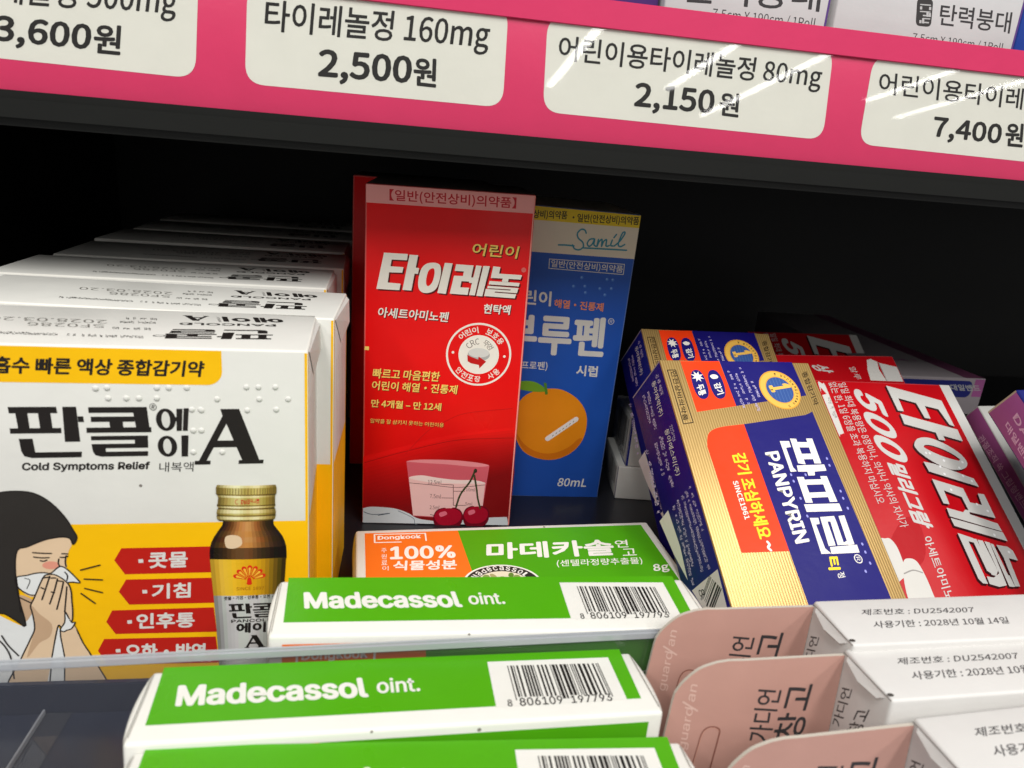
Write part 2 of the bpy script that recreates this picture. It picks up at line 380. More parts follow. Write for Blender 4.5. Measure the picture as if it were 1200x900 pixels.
# ---------------------------------------------------------------- cold medicine boxes
YEL = mat((247, 190, 8)); REDP = mat((186, 32, 22)); SKIN = mat((224, 196, 162)); SKIN2 = mat((196, 164, 132)); INK = mat((34, 30, 28)); HAIR = mat((48, 45, 42)); CLOTH = mat((226, 228, 226))
pn = Thing('cold_medicine_box', 'pan', 'front cold medicine box of the row, sneezing woman and amber bottle on its face', 'medicine box', 'cold medicine boxes in a row')
pn.body(white, edge=mat((226, 224, 216), .5))
PW, PD, PH = pn.d
i = pn.ink('front', 'color_panel')
yb = [(34.96,52.07),(105.53,51.38)]
i.poly([(.3, yb[0][1]+.1), (PW-.3, yb[1][1]), (PW-.3, .3), (.3, .3)], YEL, 1)
i.poly([(PW-.9, .3), (PW-.25, .3), (PW-.25, PH-.6), (PW-.9, PH-.6)], YEL, 1.3)
i.build()
i = pn.ink('front', 'yellow_tab')
q = [(86.30,97.58),(85.73,87.99)]
i.poly([(18, PH-.5), (q[0][0], PH-.5), (q[0][0], q[1][1]+3.5)]+[(q[0][0]-3.5+3.5*math.cos(-a*math.pi/16), q[1][1]+3.5+3.5*math.sin(-a*math.pi/16)) for a in range(9)]+[(21.5, q[1][1]), (18, q[1][1]+3.5)], YEL, 1)
i.build()
i = pn.ink('front', 'lettering')
i.T('흡수 빠른 액상 종합감기약', [(37.95,90.00),(82.02,89.94),(38.61,94.08)], INK, 2, .035)
def logo(i, A, m, L):
    # blocky two-syllable wordmark, corners in the wordmark's own pixel frame mapped by A
    for pts in ([(30,58),(222,58),(228,84),(35,84)], [(60,84),(108,84),(118,146),(72,146)], [(150,84),(200,84),(210,146),(160,146)], [(38,146),(245,146),(247,168),(41,168)],
                [(247,58),(303,58),(325,205),(262,205)], [(310,98),(333,98),(338,122),(314,122)], [(75,190),(130,190),(142,248),(333,248),(333,272),(130,272),(98,264),(85,242)],
                [(352,60),(595,60),(600,84),(355,84)], [(540,84),(600,84),(612,146),(555,146)], [(364,100),(545,100),(548,122),(366,122)], [(442,122),(498,122),(502,146),(446,146)], [(348,146),(620,146),(622,168),(350,168)],
                [(368,182),(608,182),(609,200),(370,200)], [(552,200),(609,200),(611,216),(555,216)], [(372,216),(611,216),(612,235),(376,235)], [(376,235),(432,235),(434,250),(380,250)], [(380,250),(613,250),(614,271),(415,271),(390,264)]):
        i.poly([A(*p) for p in pts], m, L)
def capA(i, A, m, L):
    for k, pts in enumerate(([(912,70),(995,70),(1110,297),(1032,297),(942,128),(925,100)], [(925,100),(946,132),(872,297),(838,297)], [(900,208),(990,208),(1003,238),(888,238)],
                [(820,297),(890,297),(890,314),(820,314)], [(1017,297),(1130,297),(1130,314),(1017,314)])):
        i.poly([A(*p) for p in pts], m, L+.02*k)
i.build()
i = pn.ink('front', 'wordmark')
fr3 = [(38.93,85.49),(90.56,86.23),(36.81,67.65)]
def AF(x, y, f=fr3): return (f[0][0]+(f[1][0]-f[0][0])*x/1000+(f[2][0]-f[0][0])*y/300, f[0][1]+(f[1][1]-f[0][1])*x/1000+(f[2][1]-f[0][1])*y/300)
logo(i, AF, INK, 2); capA(i, AF, INK, 2)
def ring(i, c, rx, ry, hx, hy, m, h, L, ax=0):
    i.ell(c, rx, ry, m, L, ax); i.ell(c, hx, hy, h, L+.6, ax)
mmx = abs(AF(1000, 0)[0]-AF(0, 0)[0])/1000; mmy = abs(AF(0, 300)[1]-AF(0, 0)[1])/300
ring(i, AF(680, 115), 42*mmx, 48*mmy, 18*mmx, 35*mmy, INK, white, 2); ring(i, AF(695, 230), 42*mmx, 46*mmy, 18*mmx, 33*mmy, INK, white, 2)
for pts in ([(710,104),(728,104),(731,122),(712,122)], [(722,68),(748,68),(752,163),(730,163)], [(753,66),(775,66),(778,163),(757,163)], [(752,183),(783,183),(788,276),(760,276)]): i.poly([AF(*p) for p in pts], INK, 3)
i.ell(AF(622, 60), 15*mmx, 15*mmy, INK, 2); i.ell(AF(622, 60), 12.5*mmx, 12.5*mmy, white, 2.5); i.T('R', [AF(616, 68), AF(629, 68), AF(616, 52)], INK, 3, .04)
i.T('Cold Symptoms Relief', [(41.11,65.76),(68.71,65.80),(41.48,68.30)], INK, 2, .04, LA)
i.T('내복액', [(70.89,65.55),(78.65,65.59),(71.15,68.15)], INK, 2, .0)
i.build()
i = pn.ink('front', 'symptom_list')
for k, (a, t, b) in enumerate((([(59.03,41.51),(60.90,44.87),(81.74,44.66),(81.93,37.08),(61.20,37.40)], '콧물', [(66.74,38.86),(76.00,38.83),(67.04,43.39)]),
    ([(59.38,32.43),(61.33,35.88),(81.86,35.47),(82.05,27.90),(61.52,28.49)], '기침', [(66.95,29.80),(76.26,29.81),(67.24,34.34)]),
    ([(55.76,23.64),(57.40,26.98),(81.74,26.52),(82.21,18.91),(57.67,19.84)], '인후통', [(62.70,21.02),(76.75,20.63),(63.03,25.79)]),
    ([(53.09,15.03),(54.85,18.50),(81.88,17.42),(82.34,9.04),(54.95,10.53)], '오한·발열', [(59.24,11.46),(79.02,10.20),(59.64,16.76)]))):
    i.poly(a, REDP, 2); i.T(t, b, white, 3, .032)
for c in [(65.14,41.08),(65.45,32.12),(61.24,23.29),(57.86,14.68)]: i.rect((c[0]-.55, c[1]-.5), (c[0]+.55, c[1]+.5), white, 3)
i.build()
# braille
bd = []; 
for p in [(58.64,86.77),(61.05,86.95),(61.09,84.39),(64.98,84.44),(67.68,84.47),(71.73,87.12),(71.56,84.52),(74.33,87.16),(78.26,87.23),(91.65,87.59),(94.37,87.63),(98.29,87.70),(84.92,84.47),(94.51,84.59),(101.23,84.67),(81.11,81.77),(79.11,81.75),(91.68,81.71),(98.40,81.93)] + [(81.02,76.39),(81.26,81.61),(79.20,76.38),(85.56,70.71),(78.92,70.73)]: bd.append(p)
bm = bmesh.new()
for p in bd:
    g = bmesh.ops.create_uvsphere(bm, u_segments=12, v_segments=8, radius=.72*MM)
    for q in g['verts']: q.co = Vector((p[0]*MM+q.co.x, q.co.y*.45, p[1]*MM+q.co.z))
me = bpy.data.meshes.new('braille_dots'); me.materials.append(white); bm.to_mesh(me); bm.free()
for p in me.polygons: p.use_smooth = True
o = bpy.data.objects.new('braille_dots', me); C.objects.link(o); o.parent = pn.root
# woman
i = pn.ink('front', 'woman_picture', 'drawing of a dark haired woman sneezing into a handkerchief')
OW = .34
i.poly(smooth([(23.33,5.71),(25.34,24.94),(30.23,27.66),(34.51,24.97),(37.18,23.88),(36.96,30.29),(39.95,30.13),(39.46,27.72),(39.40,22.81),(37.94,17.91),(35.37,11.76),(33.63,4.79)], n=3), CLOTH, 2)
i.poly(smooth([(37.73,45.25),(40.10,46.31),(43.42,47.74),(46.69,48.55),(49.63,48.11),(49.87,46.25),(49.06,44.54),(48.23,41.65),(48.27,40.18),(47.17,39.34),(43.13,38.34),(40.03,37.30),(40.14,31.93),(37.36,33.87),(36.85,37.45)], n=3), SKIN, 3)
i.poly(smooth([(36.77,32.70),(40.02,30.73),(39.37,27.73),(37.28,24.80),(36.37,29.12)], n=3), SKIN2, 2.6)
hair = smooth([(35.53,60.52),(39.07,60.95),(42.97,60.39),(46.28,57.96),(49.04,53.99),(50.61,50.26),(51.25,48.23),(50.25,46.36),(49.71,47.99),(48.06,48.50),(45.28,48.14),(42.93,47.36),(40.07,46.02),(37.90,45.18),(36.91,40.37),(36.68,32.71),(37.41,23.87),(35.46,25.22),(32.96,27.50),(29.40,28.32),(26.86,33.23),(27.16,42.51),(29.47,53.66),(32.75,59.05)], n=3)
i.poly(hair, HAIR, 4); i.line(hair, OW, INK, 4.4, True)
i.ell([(44.76,40.74)][0], 1.9, 1.1, mat((222, 150, 128)), 3.5); i.ell([(44.76,40.74)][0], 1.2, .7, mat((216, 130, 112)), 3.8)
for ln in ([(41.16,44.43),(43.05,44.19),(45.19,44.05)], [(41.26,43.21),(42.92,42.91),(44.57,42.91)], [(42.60,42.11),(43.37,41.96),(44.04,42.23)], [(47.05,42.93),(47.88,42.84),(48.74,43.15)], [(47.52,43.90),(48.80,43.79)], [(46.68,42.42),(46.46,41.14),(46.79,40.24)], [(48.38,43.28),(48.04,41.66),(48.09,40.24)], [(36.85,37.45),(36.77,32.70),(36.69,27.89)], [(36.70,32.11),(39.27,30.28)]):
    i.line(smooth(ln, False), OW, INK, 5)
hk = smooth([(36.78,37.68),(39.21,38.16),(41.09,38.66),(43.17,38.75),(44.53,38.51),(46.47,40.25),(47.70,40.02),(48.96,38.55),(50.19,36.70),(50.74,35.54),(48.93,35.80),(46.79,35.49),(44.38,34.71),(40.44,32.51),(38.22,33.35),(36.71,35.39)], n=3)
i.poly(hk, CLOTH, 5); i.line(hk, OW, INK, 5.4, True)
i.line(smooth([(47.67,38.72),(48.17,37.63),(47.90,36.33)], False), OW, INK, 5.6); i.line(smooth([(38.66,37.36),(39.74,36.72),(38.79,34.39)], False), .2, INK, 5.6)
hd = smooth([(42.65,37.29),(43.90,38.18),(45.28,38.12),(46.42,37.36),(47.44,36.35),(48.25,35.00),(48.57,32.99),(48.46,30.26),(48.36,27.20),(47.79,24.14),(45.55,22.72),(44.76,23.40),(43.76,20.02),(42.27,13.79),(39.85,4.24),(31.27,5.00),(35.11,13.70),(38.04,19.79),(39.31,22.82),(39.30,27.12),(39.09,29.45),(40.11,31.63)], n=3)
i.poly(hd, SKIN, 6); i.line(hd, OW, INK, 6.4, True)
i.poly(smooth([(39.18,29.44),(40.79,27.03),(43.28,23.80),(42.44,20.11),(39.88,18.41),(36.59,14.22),(39.31,22.82)], n=3), SKIN2, 6.2)
a2 = smooth([(44.99,21.82),(46.94,22.19),(48.28,23.17),(49.90,17.70),(51.69,13.07),(54.58,2.93),(45.19,3.77),(45.24,13.56)], n=3)
i.poly(a2, SKIN, 6.1); i.line(a2, OW, INK, 6.5, True)
i.poly([(44.72,22.96),(45.28,19.92),(45.28,12.91),(45.19,3.77),(39.95,4.23),(42.37,13.78)], CLOTH, 5.9)
cl = smooth([(46.66,27.30),(47.33,25.28),(47.83,24.01),(48.65,24.08),(47.66,22.27),(46.52,21.85),(45.81,21.45),(45.02,22.13),(46.27,24.23)], n=3)
i.poly(cl, CLOTH, 7); i.line(cl, OW, INK, 7.4, True)
for ln in ([(44.22,37.69),(43.06,34.47),(41.82,31.11)], [(45.86,36.91),(44.82,33.49),(43.42,29.81)], [(47.12,36.01),(46.10,32.21),(44.85,28.14)], [(47.73,34.54),(47.26,31.54),(46.57,27.31)], [(42.79,37.29),(43.83,37.47)], [(44.45,37.21),(45.47,37.16)], [(45.85,36.31),(46.86,36.14)], [(41.95,34.59),(42.56,34.20)], [(44.14,33.22),(44.77,33.01)], [(51.26,39.16),(55.71,40.39)], [(51.83,36.57),(55.92,36.13)], [(51.73,33.86),(55.62,32.44)], [(50.75,32.45),(53.72,29.36)],
    [(28.51,21.06),(31.11,19.65),(32.91,15.13),(33.05,8.09)], [(31.75,21.15),(32.81,18.28),(34.78,14.99)]):
    i.line(smooth(ln, False), OW*1.1, INK, 7)
i.build()
# bottle picture
GL = mat((74, 44, 24), .25); GLD = mat((40, 28, 20), .25); AMB = mat((168, 104, 52), .25); CAPG = mat((176, 154, 74), .3); CAPD = mat((112, 92, 38), .3); CAPL = mat((222, 208, 140), .3); LBY = mat((226, 172, 30)); LBD = mat((150, 112, 24))
i = pn.ink('front', 'bottle_picture', 'picture of a small amber bottle with a gold screw cap')
a = [(79.36,66.15),(132.57,65.64),(76.24,1.38)]
def bp(x, y): return (a[0][0]+(a[1][0]-a[0][0])*x/1000+(a[2][0]-a[0][0])*y/1000, a[0][1]+(a[1][1]-a[0][1])*x/1000+(a[2][1]-a[0][1])*y/1000)
def turned(rows, L, n=18, sag=5):
    # a picture of something round: rows of (y, left, right, ramp of colours across)
    for (y0, l0, r0, c0), (y1, l1, r1, c1) in zip(rows, rows[1:]):
        for k in range(n):
            t0, t1 = k/n, (k+1)/n; tm = (t0+t1)/2*(len(c0)-1); j = min(int(tm), len(c0)-2); f = tm-j
            col = tuple(int((c0[j][q]*(1-f)+c0[j+1][q]*f)/6)*6 for q in range(3))
            d0, d1 = sag*math.sin(math.pi*t0), sag*math.sin(math.pi*t1)
            i.poly([bp(l0+(r0-l0)*t0, y0+d0), bp(l0+(r0-l0)*t1, y0+d1), bp(l1+(r1-l1)*t1, y1+d1+.6), bp(l1+(r1-l1)*t0, y1+d0+.6)], mat(col, .3), L)
G1 = [(96, 78, 34), (176, 156, 84), (216, 204, 138), (170, 148, 72), (206, 188, 112), (160, 136, 58), (92, 74, 28)]
G2 = [(70, 56, 24), (120, 100, 44), (150, 132, 66), (116, 94, 40), (140, 118, 56), (104, 84, 32), (62, 48, 20)]
G3 = [(130, 112, 60), (222, 212, 160), (240, 234, 196), (214, 198, 134), (236, 226, 176), (190, 168, 96), (110, 92, 44)]
B1 = [(28, 22, 18), (96, 60, 30), (186, 124, 66), (206, 150, 92), (148, 92, 44), (60, 40, 24), (24, 22, 20)]
B2 = [(34, 28, 22), (104, 70, 36), (188, 132, 72), (206, 142, 76), (138, 90, 44), (62, 44, 28), (24, 26, 26)]
B3 = [(20, 20, 20), (58, 42, 26), (104, 72, 42), (110, 74, 42), (64, 46, 30), (32, 26, 20), (18, 20, 20)]
Y1 = [(176, 136, 40), (226, 184, 62), (236, 190, 50), (230, 176, 32), (222, 168, 26), (190, 144, 26), (112, 88, 26), (44, 36, 20)]
W1 = [(120, 120, 116), (186, 188, 186), (206, 208, 206), (210, 212, 210), (206, 208, 206), (196, 198, 196), (150, 152, 150), (72, 72, 70)]
turned([(205, 122, 346, B1), (238, 116, 350, B1), (262, 98, 370, B2), (288, 80, 392, B1), (312, 68, 404, B2), (336, 62, 412, B3), (360, 60, 415, B3), (384, 61, 416, B3), (392, 62, 416, B3)], 4)
turned([(388, 62, 414, Y1), (470, 70, 412, Y1), (556, 80, 410, Y1)], 5)
turned([(556, 80, 410, W1), (700, 94, 404, W1), (850, 106, 398, W1), (960, 112, 394, W1)], 5)
turned([(64, 92, 352, G3), (74, 86, 357, G1), (102, 87, 357, G2), (108, 92, 353, G3), (116, 97, 352, G1), (142, 95, 353, G1), (148, 92, 354, G2), (154, 92, 355, G3), (162, 98, 350, G2), (168, 93, 355, G3), (184, 90, 358, G1), (192, 92, 357, G2), (198, 90, 358, G3), (212, 94, 354, G2), (218, 104, 344, G2)], 6, sag=4)
for k in range(30):
    t = (k+.5)/30; x = 222-134*math.cos(math.pi*t); dd = 4*math.sin(math.pi*t); i.poly([bp(x-1.4, 76+dd), bp(x+1.6, 76+dd), bp(x+1.6, 102+dd), bp(x-1.4, 102+dd)], CAPD, 6.6)
i.T('C', [bp(172, 148), bp(186, 148), bp(172, 126)], REDP, 6.8); i.micro([bp(198, 148), bp(282, 144), bp(198, 130)], 6, REDP, 6.8, 77)
i.poly(smooth([bp(130, 292), bp(165, 282), bp(200, 294), bp(206, 325), bp(175, 342), bp(136, 336)]), mat((226, 200, 164), .2), 4.8)
EM = mat((216, 46, 22))
for k in range(7):
    an = math.radians(160-k*23.4); ca, sa = math.cos(an), math.sin(an)
    def P_(r, t): return bp(245+r*math.cos(an+t)*1.0, 488-r*math.sin(an+t)*.86)
    i.poly([P_(16, -.12), P_(70, -.17), P_(78, -.08), P_(80, 0), P_(78, .08), P_(70, .17), P_(16, .12)], EM, 6)
    i.poly([P_(26, -.06), P_(64, -.09), P_(68, 0), P_(64, .09), P_(26, .06)], mat((238, 190, 60)), 6.4)
i.ell(bp(245, 492), 12*mmx*.9, 2.2*.5, EM, 6.5); i.ell(bp(245, 503), .7, .5, EM, 6.5)
i.T('SINCE 1897', [bp(185, 535), bp(315, 535), bp(185, 520)], mat((150, 90, 20)), 6)
i.T('콧물·기침·인후통·오한·발열', [bp(128, 580), bp(400, 576), bp(128, 562)], INK, 6, .03)
def BL_(x, y): return bp(150+(x-30)/590*212, 598+(y-58)/214*70)
logo(i, BL_, INK, 6)
i.T('PANCOLD', [bp(163, 688), bp(362, 688), bp(163, 673)], INK, 6, .05, LA); i.T('에이', [bp(188, 740), bp(330, 740), bp(188, 690)], INK, 6, .06)
def BA_(x, y): return bp(230+(x-820)/310*100, 752+(y-70)/244*62)
capA(i, BA_, INK, 6)
i.build()
# top print, upside down to the viewer
i = pn.ink('top', 'top_lettering')
GREY = mat((120, 118, 112)); DK = mat((62, 60, 56))
tf = [(97.09,19.25),(71.64,17.21),(96.45,9.70)]
def AT(x, y): # wordmark frame (30..620, 58..272) -> top panel
    a, b = (x-30)/592, (272-y)/214
    o, ex, ey = Vector(tf[0]), Vector(tf[1])-Vector(tf[0]), Vector(tf[2])-Vector(tf[0]); return tuple(o+ex*a+ey*b)
logo(i, AT, INK, 1)
i.T('에이', [(96.52,33.25),(80.87,32.61),(98.07,27.50)], INK, 1, .06)
tg = [(77.64,32.70),(71.00,32.54),(78.39,26.91)]
def AG(x, y):
    a, b = (x-820)/310, (314-y)/244
    o, ex, ey = Vector(tg[0]), Vector(tg[1])-Vector(tg[0]), Vector(tg[2])-Vector(tg[0]); return tuple(o+ex*a+ey*b)
capA(i, AG, INK, 1)
i.T('PANCOLD', [(95.84,25.74),(71.98,24.27),(96.23,23.25)], INK, 1, .05, LA)
i.T('내복액', [(80.24,32.51),(79.39,32.98),(82.15,25.76)], INK, 1)
i.ell([(70.41,10.28)][0], 1.5, .9, DK, 1); i.ell([(70.41,10.28)][0], 1.1, .6, white, 1.4)
i.T('2028.03.20', [(54.57,24.46),(27.88,24.73),(55.78,20.81)], GREY, 1); i.T('SF0286', [(55.43,19.70),(38.18,19.84),(56.59,16.22)], GREY, 1)
i.micro([(65.43,28.40),(57.88,28.37),(66.09,26.20)], 9, DK, 1, 5); i.micro([(66.08,24.51),(57.53,24.35),(66.78,22.13)], 10, DK, 1, 6); i.micro([(66.62,17.58),(57.81,17.41),(67.23,15.59)], 11, DK, 1, 8)
i.micro([(66.95,9.62),(28.32,10.47),(67.59,7.56)], 60, DK, 1, 9)
i.build()
i = pn.ink('right', 'end_print')
i.rect((.5, .4), (PD-.5, yb[1][1]), YEL, 1); i.rect((PD-1.4, .4), (PD-.4, PH-.5), YEL, 1.2); i.rect((.3, .4), (1.2, PH-.5), YEL, 1.2)
for k in range(5): i.rect((7+k*4.6, 12), (7.25+k*4.6, PH-14), GREY, 1.5)
i.build()
# end tuck flap standing a little open at the top right corner
link_mesh('tuck_flap', [(PW-.4, 1.5, PH-.2), (PW-.4, PD-1.5, PH-.2), (PW+1.0, PD-2.5, PH-1.6), (PW+1.3, PD-3, PH-9), (PW+.2, 2, PH-.9), (PW+.2, PD*.5, PH-12)],
          [(0, 1, 2, 4), (4, 2, 3), (4, 3, 5)], [paper], parent=pn.root)
for k, lb in enumerate(('white cold medicine box second from the front, jutting out right of the first', 'white cold medicine box third from the front of its row', 'white cold medicine box fourth from the front, half in shadow',
                        'dim white cold medicine box fifth from the front of its row', 'dark shaded cold medicine box sixth in its row, just before the last', 'cold medicine box deepest in its row, almost lost in the dark')):
    dup(pn, 'pan%d' % (k+2), lb, ('carton', 'top_lettering', 'end_print', 'tuck_flap', 'color_panel') if k < 5 else ('carton', 'top_lettering'))

# ---------------------------------------------------------------- red syrup boxes
RED = mat((232, 14, 16), .36); RED2 = mat((190, 14, 18), .36); RED3 = mat((128, 12, 16), .36); PKB = mat((238, 160, 158)); YT = mat((246, 214, 110)); FOAM = mat((206, 212, 216)); SHD = mat((92, 10, 12)); WRM = mat((240, 236, 226))
rd = Thing('syrup_box', 'red', 'tall bright red syrup box with cherries and a measuring cup, standing upright', 'medicine box', 'red syrup boxes')
rd.body(RED, edge=mat((226, 96, 92), .45))
RW, RD_, RH = rd.d
i = rd.ink('front', 'color_panel')
i.rect((.25, [(0.13,125.91)][0][1]), (RW-.25, RH-.3), PKB, 1)
cA = smooth([(0.30,29.27),(14.36,33.72),(32.79,39.20),(43.28,41.34),(58.58,43.65)], False); cB = smooth([(0.59,-0.99),(15.09,5.00),(33.91,14.82),(44.53,19.74),(60.00,24.79)], False)
NB = 18
for k in range(NB):
    t = k/(NB-1); f = t**.8
    i.poly([(.3, .3)]+[(p[0]*(1-t)+q[0]*t, max(.4, p[1]*(1-t)+q[1]*t)) for p, q in zip(cA, cB)]+[(RW-.3, .3)], mat((int(230-104*f), int(14-3*f), int(16-2*f)), .36), 1+k*.03)
i.line(smooth([(0.64,26.61),(14.42,31.32),(32.90,36.73),(43.47,38.16),(58.43,39.13)], False), .3, mat((170, 12, 14), .36), 1.7, cap=False)
i.line(smooth([(15.68,29.76),(24.63,40.67),(31.70,45.29),(39.61,48.88),(57.34,51.48)], False), .3, mat((206, 16, 18), .36), 1.7, cap=False)
q = [(0.11,72.45),(1.90,73.85)]; i.rect((.3, q[0][1]), (q[1][0], q[1][1]), YT, 2)
i.rect((RW-.7, .3), (RW-.25, RH-.3), mat((236, 150, 140)), 2)
i.build()
i = rd.ink('front', 'lettering')
i.T('【일반(안전상비)의약품】', [(8.32,126.64),(52.87,126.78),(8.23,130.97)], mat((196, 28, 44)), 2, .015)
b = [(37.81,109.81),(54.49,109.52),(38.54,114.32)]; i.T('어린이', [(p[0]+.35, p[1]-.35) for p in b], SHD, 2, .035); i.T('어린이', b, YT, 3, .02)
big = [ [(6.76,108.84),(15.22,108.87),(14.98,106.60),(9.52,106.57),(9.15,104.10),(13.77,104.07),(13.40,102.01),(8.71,101.92),(8.30,98.18),(12.89,98.00),(12.52,95.60),(4.26,95.64)],
 [(15.83,108.66),(18.87,108.66),(18.16,104.14),(19.39,104.03),(19.03,101.90),(17.80,101.96),(16.83,95.72),(13.62,95.79)],
 [(28.49,106.48),(31.32,106.46),(29.37,95.15),(26.25,95.36)],
 [(32.57,106.23),(38.94,106.17),(38.04,100.18),(34.86,100.19),(34.54,97.91),(37.73,97.90),(37.37,95.21),(30.79,95.36),(32.03,102.03),(35.25,102.09),(35.54,103.79),(32.19,103.79)],
 [(37.89,101.74),(39.63,101.78),(39.31,99.75),(37.63,99.72)], [(39.87,106.23),(41.86,106.16),(40.01,95.17),(37.87,95.24)], [(42.48,106.19),(44.85,106.21),(42.79,95.00),(40.52,95.07)],
 [(46.09,106.28),(48.73,106.13),(48.39,103.73),(56.83,103.65),(56.46,101.99),(45.44,101.99)], [(49.83,101.99),(52.04,101.99),(51.87,100.85),(49.60,100.84)], [(45.07,100.84),(56.24,100.71),(56.02,99.43),(44.84,99.56)],
 [(44.56,99.04),(55.95,98.79),(55.46,96.85),(47.33,97.04),(47.23,96.65),(55.24,96.46),(54.84,94.90),(43.41,95.16),(43.88,97.86),(52.98,97.73),(53.08,98.12),(44.36,98.14)] ]
sh = .55
oc = smooth([(25.18,106.28),(26.94,105.28),(27.20,102.07),(26.15,97.62),(24.25,95.63),(21.48,95.09),(19.65,96.31),(19.18,99.11),(20.02,103.51),(22.02,105.79)]); ih = smooth([(24.53,104.27),(24.96,102.56),(24.35,99.40),(23.05,97.76),(22.17,98.28),(22.09,100.52),(22.84,103.36)])
for p in big+[oc]: i.poly([(a+sh, c-sh*.9) for a, c in p], SHD, 2)
for p in big+[oc]: i.poly(p, WRM, 3)
i.poly(ih, RED, 4)
for t, bx, bo in (('아세트아미노펜', [(4.73,85.16),(30.48,84.56),(5.28,89.02)], .02), ('현탁액', [(43.32,88.54),(53.33,88.54),(43.72,92.24)], .03)):
    i.T(t, [(a+.3, c-.3) for a, c in bx], SHD, 2, bo); i.T(t, bx, WRM, 3, bo)
i.ell([(57.32,105.57)][0], .9, .9, mat((226, 110, 104)), 3)
for t, bx, bo in (('빠르고 마음편한', [(3.23,61.59),(28.29,61.18),(3.72,65.56)], .02), ('어린이 해열·진통제', [(2.98,56.92),(35.19,56.41),(3.40,60.60)], .02), ('만 4개월 – 만 12세', [(2.92,49.93),(29.51,49.35),(3.11,53.15)], .025), ('알약을 잘 삼키지 못하는 어린이용', [(2.68,43.51),(30.85,42.64),(2.82,45.32)], .0)):
    i.T(t, [(a+.25, c-.25) for a, c in bx], RED3, 2.6, bo); i.T(t, bx, YT, 3, bo)
i.build()
i = rd.ink('front', 'safety_badge')
c = [(42.80,72.61)][0]; rr = abs([(55.14,72.72)][0][0]-c[0])
i.ell(c, rr, rr, WRM, 3, n=64); i.ell(c, rr*.94, rr*.94, RED, 3.3, n=64); i.ell(c, rr*.62, rr*.62, WRM, 3.6, n=48)
i.arc('어린이 보호용', c, rr*.78, 142, 28, rr*.2, WRM, 4, .02); i.arc('안전포장 사용', c, rr*.78, 215, 325, rr*.2, WRM, 4, .02, inward=True)
i.arc('CRC 뚜껑', c, rr*.42, 150, 30, rr*.19, mat((120, 110, 106)), 4, .0)
i.ell(c[0:2], rr*.34, rr*.2, mat((176, 178, 176)), 4); i.ell((c[0], c[1]+rr*.06), rr*.32, rr*.15, mat((216, 216, 212)), 4.3)
i.poly([(38.49,72.41),(39.95,71.67),(42.72,70.72),(42.78,71.94),(45.75,70.05),(43.32,67.23),(43.11,68.58),(40.09,69.11),(38.76,69.86)], mat((196, 24, 24)), 5)
i.ell((c[0]-rr*.79, c[1]+rr*.04), .5, .5, WRM, 4); i.ell((c[0]+rr*.79, c[1]-rr*.02), .5, .5, WRM, 4)
i.build()
i = rd.ink('front', 'cherry_picture', 'picture of two cherries in front of a measuring cup')
i.poly(smooth([(0.35,6.71),(3.46,7.44),(9.23,7.30),(13.80,6.66),(18.42,4.89),(22.68,2.52),(31.98,1.58),(45.50,3.03),(52.30,3.75),(58.46,4.08)], False)+[(RW-.4, .3), (.3, .3)], FOAM, 2)
i.poly([(16.95,27.83),(21.81,28.52),(34.09,28.82),(44.05,28.14),(49.78,26.95),(47.67,2.41),(20.30,3.70)], mat((206, 92, 104)), 2.4)
i.poly(smooth([(17.11,27.75),(22.62,28.64),(34.09,28.82),(44.05,28.14),(49.62,26.95),(44.16,26.14),(33.36,26.90),(22.67,27.29)]), mat((228, 140, 146)), 2.7)
i.poly(smooth([(18.13,20.64),(22.86,21.68),(29.52,20.23),(37.02,19.53),(44.53,19.74),(48.61,18.93)], False)+[(47.90,2.89),(20.29,3.98)], mat((236, 190, 186)), 2.9)
i.poly(smooth([(18.13,20.64),(22.86,21.87),(29.49,20.96),(36.99,20.26),(44.50,20.29),(48.77,19.12),(44.59,18.81),(37.07,18.60),(25.43,19.02)]), mat((238, 214, 208)), 3.1)
gl = mat((96, 60, 60))
i.line(smooth([(18.44,18.45),(27.13,17.78),(37.15,16.94),(48.40,18.36)], False), .22, gl, 3.4)
for ln in ([(35.85,18.02),(36.28,9.08)], [(31.27,18.07),(35.85,18.02)], [(31.52,12.15),(36.13,12.17)], [(35.98,15.24),(40.58,15.36)], [(36.29,8.89),(41.09,9.01)], [(27.23,4.52),(29.86,3.82)]): i.line(ln, .24, gl, 3.4)
for t, bx in (('12.5ml', [(25.79,18.11),(31.11,17.89),(25.72,20.12)]), ('7.5ml', [(26.77,12.02),(31.21,11.76),(26.70,13.88)]), ('2.5ml', [(26.88,6.97),(30.74,6.87),(26.81,8.75)]), ('10ml', [(41.09,15.38),(44.79,15.29),(41.01,16.86)]), ('5ml', [(41.09,9.01),(43.98,8.89),(41.01,10.51)])): i.T(t, bx, gl, 3.4)
CH = mat((168, 10, 40), .25); CHD = mat((110, 4, 26), .25); CHL = mat((226, 110, 130), .2); STM = mat((60, 66, 38))
